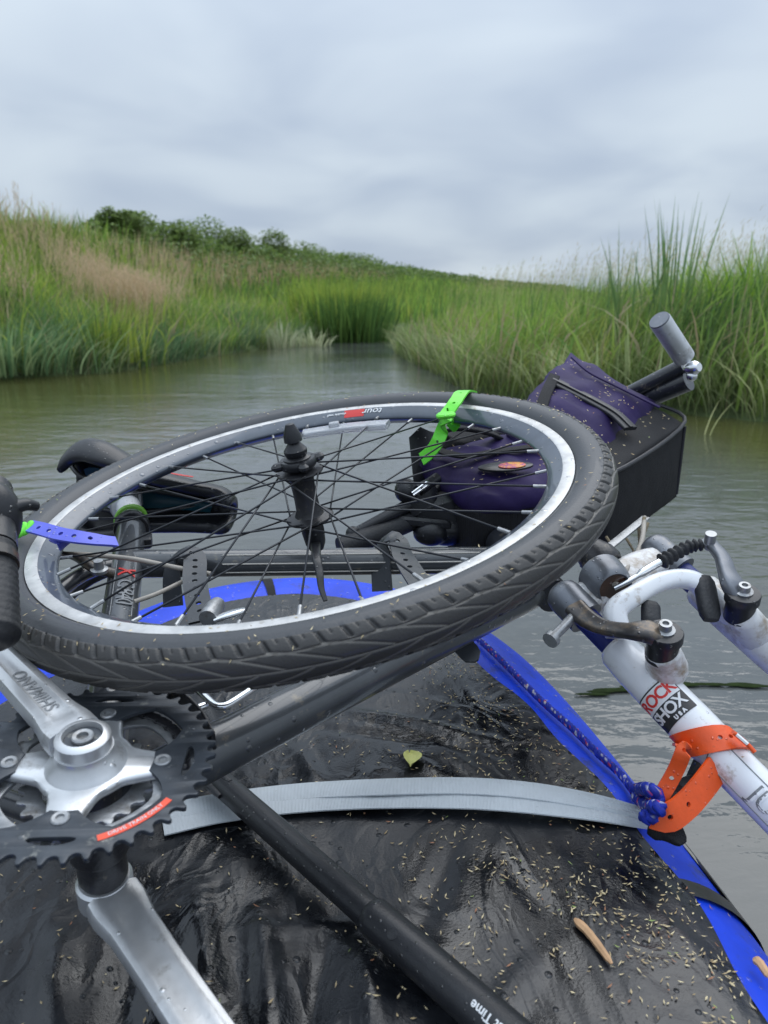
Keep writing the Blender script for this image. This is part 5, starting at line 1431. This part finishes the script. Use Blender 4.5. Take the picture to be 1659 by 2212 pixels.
# blue strap with green cord at the left
bpts = [wz(60, 1136, .030), wz(90, 1143, .030), wz(125, 1153, .026), wz(165, 1160, .022), wz(210, 1166, .014), wz(252, 1171, .004)]
def bex(t):
    part('strap_tail', strap_geo(spline([wz(120, 1158, .020), wz(138, 1166, .020), wz(142, 1178, .010)], 5), np.tile(V(0, -.6, .8), (11, 1)), .016, .0025), M['violet'], t)
strap('rubber_strap', 'blue perforated rubber strap crossing the left rim', bpts, .0165, .0026, M['violet'], (.20, .34, .48, .62, .76), [(-.1, -.45, .9)] * 6, hr=.0026, extra=bex)
gc = thing('green_cord', 'bright green twisted cord end between the grip and the blue strap', 'cord', wz(30, 1150, .02))
part('cord_twist', [tube([wz(5 + 58 * t, 1160 - 22 * t, .03) + .0035 * V(math.cos(t * 14 + ph), math.sin(t * 14 + ph), math.sin(t * 14 + ph)) for t in np.linspace(0, 1, 40)], .0034, n=8) for ph in (0, 3.14)], M['green'], gc, smooth=180)
# grey perforated straps round the top tube
def loop_strap(name, label, u0, v0, u1, v1, d0, d1, holes, back_u, top_w=.026):
    a = at(u0, v0, d0); b = at(u1, v1, d1)
    back = at(back_u, v0 + 105, d0 + .005)
    top1 = at((u0 * .55 + back_u * .45), v0 - 14, d0 + .004)
    pts = [back, at(back_u - 3, v0 + 40, d0 + .01), at(back_u + 4, v0 + 6, d0 + .01), top1, at(u0 + 8, v0, d0), (a * .6 + b * .4), b]
    tw = towards(a)
    ups = [(-.3, -.9, .3), (-.5, -.8, .4), (-.5, -.3, .9), (0, -.1, 1), (.25, -.6, .8), (.2, -.85, .5), (.2, -.85, .5)]
    return strap(name, label, pts, top_w, .0026, M['rubber_strap'], holes, ups, hr=.0032)
loop_strap('rubber_strap', 'dark grey perforated rubber strap looped over the tube beside the seat tube', 412, 1205, 436, 1342, .86, .74, (.36, .43, .50, .57, .64, .71, .78, .85, .92), 374)
loop_strap('rubber_strap', 'dark grey perforated rubber strap looped over the tube near the handlebar', 852, 1172, 908, 1262, .90, .80, (.34, .43, .52, .61, .70, .79, .88), 826)
tpts = [at(960, 1340, .80), at(985, 1378, .80), at(1010, 1405, .79), at(1030, 1428, .78)]
strap('rubber_strap', 'free ribbed tail of a grey rubber strap over the blue raft edge', tpts, .022, .003, M['rubber_strap'], (), [(-.2, -.6, .8)] * 4, taper=lambda f: 1 if f < .8 else max(.2, math.sqrt(max(0, 1 - ((f - .8) / .2) ** 2))))
# orange strap round the fork leg
def orange():
    t = thing('rubber_strap', 'wide orange rubber strap looped round the white fork leg', 'strap', at(1540, 1600, .66), group='rubber straps holding the load')
    s2 = legpt(*c6(1270, 1440)); C0 = LK + fa * s2; r = LEGR + .0022
    pts = []; ups = []
    tilt = .012
    for th in np.linspace(-1.75, 1.6, 18):
        dd = vd * math.cos(th) + rd_ * math.sin(th); pts.append(C0 + dd * r + fa * (.016 * math.sin(th * .8) + .004)); ups.append(dd)
    e1 = [at(*c6(1095, 1500), .650), at(*c6(1050, 1620), .652), at(*c6(985, 1740), .655), at(*c6(912, 1860), .655)]
    u1 = [nz(-vd * .1 - rd_ * .6 + V(-.5, -.6, .2))] * 4
    P0 = spline(e1[::-1] + [pts[0]], 5); part('strap_band', strap_geo(P0, np.tile(V(-.35, -.9, .25), (len(P0), 1)), .0135, .0028, [.03, .06], .0022), M['orange'], t, smooth=50)
    P = spline(pts, 3); U_ = np.array(spline(ups, 3)); U_ /= np.linalg.norm(U_, axis=1)[:, None]
    part('strap_band', strap_geo(P, U_, .024, .0028, [.012, .020, .055, .065], .0022, None), M['orange'], t, smooth=50)
    p2 = [at(*c6(1300, 1620), .675), at(*c6(1210, 1740), .662), at(*c6(1110, 1850), .65), at(*c6(1000, 1925), .642), at(*c6(890, 1900), .652)]
    P = spline(p2, 6); part('strap_tail', strap_geo(P, np.tile(V(.15, -.85, .35), (len(P), 1)), .025, .003, [.05, .072, .094], .0024), M['orange'], t, smooth=50, label='lower run of the orange strap with round holes')
    P = spline([at(*c6(1400, 1395), .668), at(*c6(1470, 1450), .665), at(*c6(1535, 1520), .66)], 6)
    part('strap_keeper', [sweep(P, rrect(.010, .004, .0018), up=rd_)], M['orange'], t)
    part('buckle_pin', [rod(at(*c6(1420, 1410), .662), at(*c6(1490, 1470), .658), .0022, 8)], M['chrome'], t)
    part('buckle', [box(at(*c6(1095, 1760), .685), (1, .2, .6), (0, 1, 0), (-.5, 0, 1), .032, .022, .015, .3), box(at(*c6(1180, 1650), .70), (.4, .2, 1), (0, 1, 0), (-1, 0, .4), .04, .016, .014, .3), box(at(*c6(1030, 1800), .68), (1, 0, 0), (0, 1, 0), (0, 0, 1), .03, .03, .022, .35)], M['black_plastic'], t)
orange()
o = part('raft_loop_tab', [sweep(spline([at(*c6(920, 1960), .665), at(*c6(1010, 2010), .655), at(*c6(1090, 2090), .645)], 5), rrect(.03, .012, .004), [1, 1.05, 1.1, 1.1, 1, .9, .8, .7, .6, .5, .3])], M['cordura'], raft)

# ------------------------------------------------------------------ purple bags
def soft_box(top, bottom, seg=7, puff=.012, crumple=.004, seed=0):
    """cushioned box between two quads (world points, same order)"""
    T_, Bq = [np.asarray(p) for p in top], [np.asarray(p) for p in bottom]
    c = sum(T_ + Bq) / 8
    def bil(q, a, b): return (q[0] * (1 - a) + q[1] * a) * (1 - b) + (q[3] * (1 - a) + q[2] * a) * b
    faces = [T_, Bq[::-1]] + [[Bq[i], Bq[(i + 1) % 4], T_[(i + 1) % 4], T_[i]] for i in range(4)]
    VV, F = [], []
    n = seg * 3
    for q in faces:
        q = [np.asarray(p) for p in q]; nn = nz(np.cross(q[1] - q[0], q[3] - q[0]))
        if nn @ (sum(q) / 4 - c) < 0: nn = -nn
        o_ = len(VV)
        for j in range(n + 1):
            for i in range(n + 1):
                a, b = i / n, j / n; VV.append(bil(q, a, b) + nn * puff * (math.sin(math.pi * a) * math.sin(math.pi * b)) ** .6)
        F += [(o_ + j * (n + 1) + i, o_ + j * (n + 1) + i + 1, o_ + (j + 1) * (n + 1) + i + 1, o_ + (j + 1) * (n + 1) + i) for j in range(n) for i in range(n)]
    VV = np.array(VV)
    s = seed
    D = np.stack([sn(VV[:, 0] + VV[:, 2], VV[:, 1], 45, s), sn(VV[:, 1] - VV[:, 2], VV[:, 0], 38, s + 2), sn(VV[:, 0] * 1.3, VV[:, 1] + VV[:, 2], 52, s + 4)], 1)
    return VV + D * crumple, F
def bag_part(name, top, bottom, m, parent, **kw):
    lab = kw.pop('label', None)
    return part(name, soft_box(top, bottom, **kw), m, parent, smooth=180, label=lab)
dn = V(0, 0, -1)
b1 = thing('pannier_bag', 'purple bag with slanted black zip standing highest behind the tyre', 'bag', at(1300, 1000, 1.2), group='purple and black bags')
A1, A2, A3, A4 = at(1232, 764, 1.34), at(1412, 866, 1.25), at(1250, 1012, 1.05), at(1095, 905, 1.12)
Bd = lambda p, h: p + dn * h
bag_part('bag_body', [A1, A2, A3, A4], [Bd(A1, .15), Bd(A2, .15), Bd(A3, .13), Bd(A4, .13)], M['purple'], b1, puff=.020, crumple=.0055, seed=1)
C1, C2, C3, C4 = at(1400, 872, 1.262), at(1478, 915, 1.22), at(1322, 1024, 1.03), at(1244, 1006, 1.06)
bag_part('bag_base', [C1, C2, C3, C4], [Bd(C1, .15), Bd(C2, .125) , Bd(C3, .115), Bd(C4, .13)], M['cordura'], b1, puff=.006, crumple=.0012, seed=2, label='stiff black fabric base of the bag')
def on_bag(u, v, lift=.010):       # on the plane of the purple top face
    n_ = nz(np.cross(A2 - A1, A4 - A1)); n_ = n_ if n_[2] > 0 else -n_
    return atp(u, v, (A1 + A2 + A3 + A4) / 4 + n_ * lift, n_), n_
zl = [(1192, 822), (1240, 846), (1290, 872), (1330, 896), (1362, 926)]
zp = [on_bag(u, v, .018)[0] for u, v in zl]; zn = on_bag(1290, 880)[1]
zo = part('zip_flap', [sweep(spline(zp, 6), rrect(.024, .006, .002), up=zn)], M['zip'], b1)
part('piping', [sweep(spline([C1 + V(0, 0, .006), C2 + V(0, -.002, .003), C3 + V(0, -.002, .002), C4 + V(0, -.002, .006)], 6), circ(8, .0032))], M['zip'], b1)
part('piping', [tube([C2 + V(.001, -.002, -.004), Bd(C2, .12)], .0028, n=8)], M['zip'], b1)
part('zip_teeth', [sweep(spline([p + zn * .0035 - V(0, .002, 0) for p in zp], 6), rrect(.005, .003, .001), up=zn)], M['black_metal'], zo)
fl = [on_bag(u, v, .019)[0] for u, v in [(1236, 772), (1275, 805), (1340, 838), (1425, 880)]]
part('seam', [sweep(spline(fl, 6), rrect(.006, .003, .001), up=zn)], M['purple'], b1)
part('strap_end', [sweep(spline([on_bag(1198, 812, .02)[0], on_bag(1180, 850, .02)[0], on_bag(1165, 895, .016)[0]], 6), rrect(.018, .006, .002), up=zn)], M['cordura'], b1)
b2 = thing('pannier_bag', 'purple bag with orange oval badge seen through the spokes', 'bag', at(1050, 1060, 1.1), group='purple and black bags')
D1, D2, D3, D4 = at(908, 985, 1.12), at(1165, 915, 1.20), at(1215, 1034, 1.0), at(1030, 1070, .97)
bag_part('bag_body', [D1, D2, D3, D4], [Bd(D1, .035), Bd(D2, .035), Bd(D3, .03), Bd(D4, .03)], M['purple'], b2, puff=.013, crumple=.005, seed=5)
cc_ = (D1 + D2 + D3 + D4) / 4
ex = lambda p, k: cc_ + (p - cc_) * k
bag_part('bag_base', [Bd(ex(p, 1.03), .020) for p in (D1, D2, D3, D4)], [Bd(ex(D1, .93), .115), Bd(ex(D2, .95), .12), Bd(ex(D3, .98), .115), Bd(ex(D4, .98), .105)], M['cordura'], b2, puff=.004, crumple=.0014, seed=6, label='stiff black fabric lower half of the bag')
bag_part('lid_panel', [at(905, 935, 1.20), at(1120, 900, 1.26), at(1165, 915, 1.20), at(912, 975, 1.13)], [at(908, 960, 1.21), at(1120, 930, 1.27), at(1165, 945, 1.21), at(915, 1000, 1.14)], M['cordura'], b2, puff=.006, crumple=.004, seed=8)
n2 = nz(np.cross(D2 - D1, D4 - D1)); n2 = n2 if n2[2] > 0 else -n2
def on_b2(u, v, l=.012): return atp(u, v, (D1 + D2 + D3 + D4) / 4 + n2 * l, n2)
bx_ = nz(on_b2(1140, 1000) - on_b2(1070, 1004)); by_ = np.cross(n2, bx_)
badge = part('badge_patch', [xf(shape_geo([[(.034 * math.cos(a) * (1 + .1 * math.cos(2 * a)), .0165 * math.sin(a)) for a in np.linspace(0, 2 * math.pi, 28)[:-1]]], .003, .0006), on_b2(1092, 1008, .016), bx_, by_, n2)], M['black_plastic'], b2)
def badge_mat():
    m = bpy.data.materials.new('badge_print'); m.use_nodes = True; t = m.node_tree; L = t.links.new; b = t.nodes['Principled BSDF']
    tc = N(t, 'ShaderNodeTexCoord'); n = N(t, 'ShaderNodeTexNoise'); n.inputs['Scale'].default_value = 90; n.inputs['Distortion'].default_value = 2; L(tc.outputs['Object'], n.inputs['Vector'])
    rp = N(t, 'ShaderNodeValToRGB'); L(n.outputs['Fac'], rp.inputs[0]); e = rp.color_ramp.elements; e[0].position = .38; e[0].color = (.30, .03, .22, 1); e[1].position = .62; e[1].color = (.80, .38, .04, 1)
    x = rp.color_ramp.elements.new(.5); x.color = (.75, .10, .05, 1); L(rp.outputs[0], b.inputs['Base Color']); b.inputs['Roughness'].default_value = .4
    return m
part('badge_emblem', [xf(shape_geo([[(.0185 * math.cos(a), .0105 * math.sin(a)) for a in np.linspace(0, 2 * math.pi, 28)[:-1]]], .0012, .0002), on_b2(1106, 1005, .0185), bx_, by_, n2)], badge_mat(), badge)
part('compression_strap', [sweep(spline([on_b2(930, 968, .016), on_b2(1000, 985, .018), on_b2(1070, 975, .02), on_b2(1190, 960, .016)], 6), rrect(.016, .003, .001), up=n2)], M['cordura'], b2)
part('top_handle', [sweep(spline([on_b2(950, 935, .01), on_b2(990, 925, .03), on_b2(1040, 930, .03), on_b2(1080, 945, .01)], 6), rrect(.022, .006, .002), up=n2)], M['cordura'], b2)

# silver capped cylinder on a black arm behind the bag
ca = thing('clamp_arm', 'black tubular arm ending in a silver capped cylinder behind the bag', 'clamp arm', at(1440, 800, 1.25))
t0, t1 = at(1425, 692, 1.17), at(1478, 772, 1.22); tdv = nz(t1 - t0)
part('silver_cylinder', lathe([(.0001, 0), (.0165, 0), (.0172, .0015), (.0172, np.linalg.norm(t1 - t0)), (.0001, np.linalg.norm(t1 - t0))], t0, tdv, 30), M['silver'], ca)
part('end_cap', lathe([(.0001, -.0022), (.0160, -.0022), (.0166, -.0004), (.0166, .0005), (.0001, .0005)], t0, tdv, 30), M['shroud'], ca)
part('arm_tube', [tube([at(1476, 790, 1.235), at(1358, 850, 1.30)], .0125, n=18)], M['black_paint'], ca)
part('arm_tube', [tube([at(1488, 822, 1.24), at(1378, 868, 1.31)], .0175, n=18)], M['black_paint'], ca)
part('clamp_bolt', [lathe([(.0001, -.012), (.008, -.012), (.0115, -.004), (.0115, .006), (.007, .012), (.0001, .012)], at(1497, 795, 1.21), nz(V(.5, -.8, .2)), 16), ball(at(1495, 812, 1.215), .009, 8)], M['chrome'], ca)

# twigs and dead grass caught under the bag
tw = []
for u0, v0, u1, v1, d in ((1392, 1118, 1355, 1245, .93), (1400, 1130, 1335, 1265, .92), (1345, 1150, 1390, 1250, .95), (1380, 1140, 1372, 1262, .94), (1310, 1160, 1350, 1240, .95)):
    tw.append(tube(spline([at(u0, v0, d + .06), at((u0 + u1) / 2 + 6, (v0 + v1) / 2, d + .03), at(u1, v1, d)], 5), [.0022 * (1 - .06 * k) for k in range(11)], n=6))
o = part('dry_twig', tw, M['twig']); tagm(o, 'tangle of dry twigs hanging between bag and fork crown', 'twigs', kind='stuff')
pv = thing('plastic_strip', 'thin grey metal stay slanting under the bag beside the tyre', 'metal stay', at(1300, 1190, .95))
part('stay_rod', [sweep([at(1262, 1225, .90), at(1395, 1118, 1.0)], rrect(.012, .003, .001))], M['dull'], pv)

# silver bent bracket below the tyre and lever parts inside the wheel
sb = thing('bent_rod', 'bent shiny silver rod poking out below the tyre near the chainring', 'metal rod', at(480, 1520, .62))
part('rod_loop', [tube(spline([B(408, 1472, .028), B(438, 1500, .028), B(462, 1522, .028), B(478, 1526, .028), B(500, 1518, .028), B(575, 1468, .028)], 6), .0032, n=12)], M['chrome'], sb)
part('rod_end', [tube([B(420, 1533, .024), B(450, 1521, .024)], .0034, n=12)], M['chrome'], sb)
ql = thing('quick_release', 'silver quick release lever lying inside the wheel on the deck', 'lever', at(480, 1320, .82))
part('lever_nut', [lathe([(.0001, 0), (.009, .001), (.010, .006), (.010, .020), (.0075, .032), (.0001, .034)], B(448, 1338, .03), nz(B(472, 1302, .03) - B(448, 1338, .03)), 18)], M['dull'], ql)
part('lever_blade', [sweep(spline([B(462, 1340, .03), B(495, 1328, .034), B(530, 1318, .036)], 5), rrect(2, 1.1, .5), [.004, .0045, .005, .0055, .006, .006, .006, .0058, .0055, .005, .004])], M['chrome'], ql, smooth=60)

# black rubber grip and lever at the left edge
gp = thing('handlebar_grip', 'black ribbed handlebar grip with lever cut by the left edge', 'handlebar grip', at(0, 1250, .58))
gpl = at(-19, 1190, .60); gpb = at(-14, 1388, .545)
n_r = 40; path = [gpl + (gpb - gpl) * k / (n_r - 1) for k in range(n_r)]
part('grip_sleeve', tube(path, [.0185 + (.0006 if k % 3 == 0 else 0) - (.006 if k > 37 else 0) for k in range(n_r)], n=26), M['grip'], gp, smooth=180)
part('lever_perch', [ball(at(-22, 1115, .63), .026, 14, (1, .9, 1.25)), tube([at(-20, 1060, .66), at(-14, 1190, .60)], .018, n=20)], M['black_plastic'], gp)
part('lever_blade', [tube(spline([at(-10, 1112, .62), at(25, 1098, .63), at(55, 1090, .64), at(78, 1094, .65)], 6), [.0075 - .003 * k / 18 for k in range(19)], n=12)], M['black_plastic'], gp, smooth=180)
part('grip_collar', [tube([at(-17, 1205, .592), at(-16, 1225, .586)], .0194, n=26)], M['mudfab'], gp)

# ------------------------------------------------------------------ black pole
def pole():
    def dp(u, v, r, l=0): 
        q = atz(u, v, .31); z = float(deck_z(q[0], q[1])[0]); return atz(u, v, z + r + l)
    a = dp(455, 1672, .013, .012); b = dp(1085, 2225, .0165, .004); d = nz(b - a)
    c = dp(930, 2086, .0155, .006)
    L_ = np.linalg.norm(b - a)
    t = thing('black_pole', 'long black plastic tube lying diagonally across the deck', 'pole', a)
    joint = .66
    part('pole_shaft', lathe([(.0105, 0), (.0125, 0), (.0125, L_ * joint + .004), (.0001, L_ * joint + .004)], a, d, 28), M['black_plastic'], t, smooth=40)
    part('outer_sleeve', lathe([(.0127, L_ * joint - .002), (.0146, L_ * joint), (.0150, L_ * joint + .006), (.0150, L_ * 1.25), (.0001, L_ * 1.25)], a, d, 32), M['black_plastic'], t, smooth=40)
    tip = a + d * .0
    part('shaft_prong', [sweep(spline([tip + V(-.010, .012, .004), tip + V(.004, -.004, .010), tip + d * .04 + V(0, 0, .011)], 5), rrect(.009, .007, .0025), [.7, .9, 1, 1, 1, 1, 1, 1, .9, .8, .6]), sweep(spline([tip + V(-.020, -.008, .0), tip + V(-.004, -.014, .002), tip + d * .04 + V(-.008, -.010, .002)], 5), rrect(.009, .007, .0025), [.7, .9, 1, 1, 1, 1, 1, 1, .9, .8, .6])], M['black_plastic'], t)
    up = nz(CAM - (a + d * L_ * .8)); up = nz(up - d * np.dot(up, d))
    part('button', lathe([(.0001, 0), (.0045, 0), (.0048, -.002), (.0001, -.002)], a + d * L_ * .745 + up * .0152, up, 18), M['grip'], t)
    g = text_geo('Wallet Time', .0085, extrude=.0001, bold=.0002, align='LEFT')
    # letters read towards the camera side, tops to the right
    part('lettering', wrap((np.array(g[0]), g[1]), a + d * L_ * 1.06 + V(0, 0, 0), -d, up, .0150), M['print_white'], t, smooth=None)
pole()

# ------------------------------------------------------------------ small litter
lf = thing('fallen_leaf', 'small yellow green leaf on the black deck', 'leaf', atz(885, 1640, .30))
VV = []; 
lp = atz(885, 1642, .302)
zl_ = float(deck_z(lp[0], lp[1])[0]) + .004
lc = atz(885, 1642, zl_)
for i in range(9):
    t_ = i / 8; w = .0115 * math.sin(math.pi * min(.985, t_ * .96 + .02)) ** .85
    for j in range(5):
        s_ = (j / 4 - .5) * 2; VV.append(lc + V(w * s_ * (1 if s_ > 0 else .8) + .002 * math.sin(t_ * 3), (.5 - t_) * .027, .004 * s_ * s_ + .003 * math.sin(t_ * 3)))
o = part('leaf_blade', (np.array(VV), [(i * 5 + j, i * 5 + j + 1, i * 5 + j + 6, i * 5 + j + 5) for i in range(8) for j in range(4)]), M['leaf'], lf, smooth=180, fixn=False)
def chip(label, u0, v0, u1, v1, w):
    qa = atz(u0, v0, .30); qb = atz(u1, v1, .30)
    a = atz(u0, v0, float(deck_z(qa[0], qa[1])[0]) + .004); b = atz(u1, v1, float(deck_z(qb[0], qb[1])[0]) + .004)
    t = thing('wood_chip', label, 'wood splinter', a, group='wood splinters on the raft')
    p = spline([a, a * .6 + b * .4 + V(.001, .001, .001), b], 6)
    part('splinter', sweep(p, [(-.5, -.3), (.5, -.35), (.55, .1), (.1, .4), (-.45, .3)], [w * .35, w * .8, w, w * 1.05, w, w * .95, w, w * .9, w * .95, w * .9, w * .8, w * .75, w * .3]), M['wood'], t, smooth=25)
chip('orange brown wood splinter lying alone on the deck', 1241, 1985, 1322, 2082, .0058)
chip('wood splinter at the raft edge in the bottom right corner', 1628, 2070, 1662, 2112, .006)
# brown wet patch beside the pinched tube
q = [(1400, 1830), (1440, 1870), (1480, 1905), (1520, 1950), (1560, 1990), (1545, 1990), (1500, 1950), (1460, 1915)]

def husk_geo(P, Nn, L_, W_):
    n = len(P); r = rng.normal(size=(n, 3)); Nn = Nn / np.linalg.norm(Nn, axis=1)[:, None]
    r -= Nn * (r * Nn).sum(1)[:, None]; r /= np.linalg.norm(r, axis=1)[:, None]; s = np.cross(Nn, r)
    a = P - r * L_[:, None] / 2; b = P + r * L_[:, None] / 2; m1 = P + s * W_[:, None] / 2 + r * L_[:, None] * .1; m2 = P - s * W_[:, None] / 2 + r * L_[:, None] * .1; top = P + Nn * W_[:, None] * .45
    b = b + Nn * L_[:, None] * rng.uniform(0, .25, (n, 1))
    VV = np.stack([a, m1, b, m2, top], 1).reshape(-1, 3); k = (np.arange(n) * 5)[:, None]
    T = np.concatenate([k + np.array(t)[None] for t in ((0, 1, 4), (1, 2, 4), (2, 3, 4), (3, 0, 4))])
    c = mixc((.40, .29, .15), (.80, .68, .42), rng.uniform(0, 1, n) ** 1.3); gsel = rng.uniform(0, 1, n) > .97; c[gsel] = (.30, .38, .12); rsel = rng.uniform(0, 1, n) > .95; c[rsel] = (.38, .18, .10)
    C = np.ones((n, 5, 4)); C[..., :3] = c[:, None]
    return VV, np.zeros((0, 4), int), T, C.reshape(-1, 4)
def litter():
    gs = []
    n = 40000
    X = rng.uniform(-.6, .42, n); Y = rng.uniform(.2, 1.2, n)
    # denser towards the right edge and in drifts
    s = loop_sd(X, Y); pr = (s < cover(X, Y)) * (.13 + .87 * np.clip((X + .02) / .22, 0, 1)) * np.clip(.62 + .6 * sn(X * 1.4 + Y, Y, 24, 3) + .4 * sn(X, Y, 61, 1), .10, 1.4) * .62
    k = rng.uniform(0, 1, n) < pr; X, Y = X[k], Y[k]; Z = deck_z(X, Y) + .0012; n = len(X)
    gs.append(husk_geo(np.stack([X, Y, Z], 1), np.tile(V(0, 0, 1), (n, 1)) + rng.normal(0, .15, (n, 3)), rng.uniform(.0018, .0066, n), rng.uniform(.0006, .0018, n)))
    # on the tube
    P, T, U, S = frames(LOOP, V(0, 0, 1)); n = 420
    i = rng.integers(2, len(P) - 2, n); a = rng.uniform(.45, 2.7, n); d = S[i] * np.cos(a)[:, None] + U[i] * np.sin(a)[:, None]
    gs.append(husk_geo(P[i] + T[i] * rng.uniform(-.02, .02, (n, 1)) + d * (TR + .001), d, rng.uniform(.003, .0055, n), rng.uniform(.0008, .0014, n)))
    # on the tyre and rim
    n = 300; a = rng.uniform(0, 2 * math.pi, n); ph = rng.uniform(.5, 2.2, n); rad = .3085 + .0225 * np.cos(ph); z = .0228 * np.sin(ph)
    k = rng.uniform(0, 1, n) < .22; rad = np.where(k, rng.uniform(.262, .290, n), rad); z = np.where(k, .0136, z)
    L_ = np.stack([rad * np.cos(a), rad * np.sin(a), z], 1); Nl = np.where(k[:, None], V(0, 0, 1)[None], np.stack([np.cos(ph) * np.cos(a), np.cos(ph) * np.sin(a), np.sin(ph)], 1))
    A = np.stack([wx, wy, WN]); gs.append(husk_geo(L_ @ A + WC, Nl @ A, rng.uniform(.0028, .0050, n), rng.uniform(.0007, .0013, n)))
    # on the bags
    def quad(q, n, lift):
        a, b = rng.uniform(.06, .94, (2, n, 1)); p = (q[0] * (1 - a) + q[1] * a) * (1 - b) + (q[3] * (1 - a) + q[2] * a) * b
        nn = nz(np.cross(q[1] - q[0], q[3] - q[0])); nn = nn if nn[2] > 0 else -nn
        h = lift * (np.sin(np.pi * a) * np.sin(np.pi * b)) ** .6
        gs.append(husk_geo(p + nn * (h + .0025), np.tile(nn, (n, 1)), rng.uniform(.004, .008, n), rng.uniform(.001, .0018, n)))
    quad([A1, A2, A3, A4], 150, .018); quad([C1, C2, C3, C4], 30, .008); quad([D1, D2, D3, D4], 60, .014)
    # on the top side of the tubes
    for a_, b_, r_, n_ in ((BB, HT, .017, 50), (LegA + fa * .1, LegB, LEGR, 14), (BB, B(284, 1140), .0165, 16)):
        f = rng.uniform(.1, 1, (n_, 1)); dd = nz(b_ - a_); u_ = nz(V(0, 0, 1) - dd * dd[2]); s_ = np.cross(dd, u_); th = rng.uniform(-.9, .9, (n_, 1))
        nn = u_ * np.cos(th) + s_ * np.sin(th); gs.append(husk_geo(a_ * (1 - f) + b_ * f + nn * (r_ + .0008), nn, rng.uniform(.003, .005, n_), rng.uniform(.0008, .0013, n_)))
    o = grass_object('seed_husks', gs, m='husk'); tagm(o, 'tiny straw coloured grass seed husks scattered over the load', 'seeds', kind='stuff')
litter()
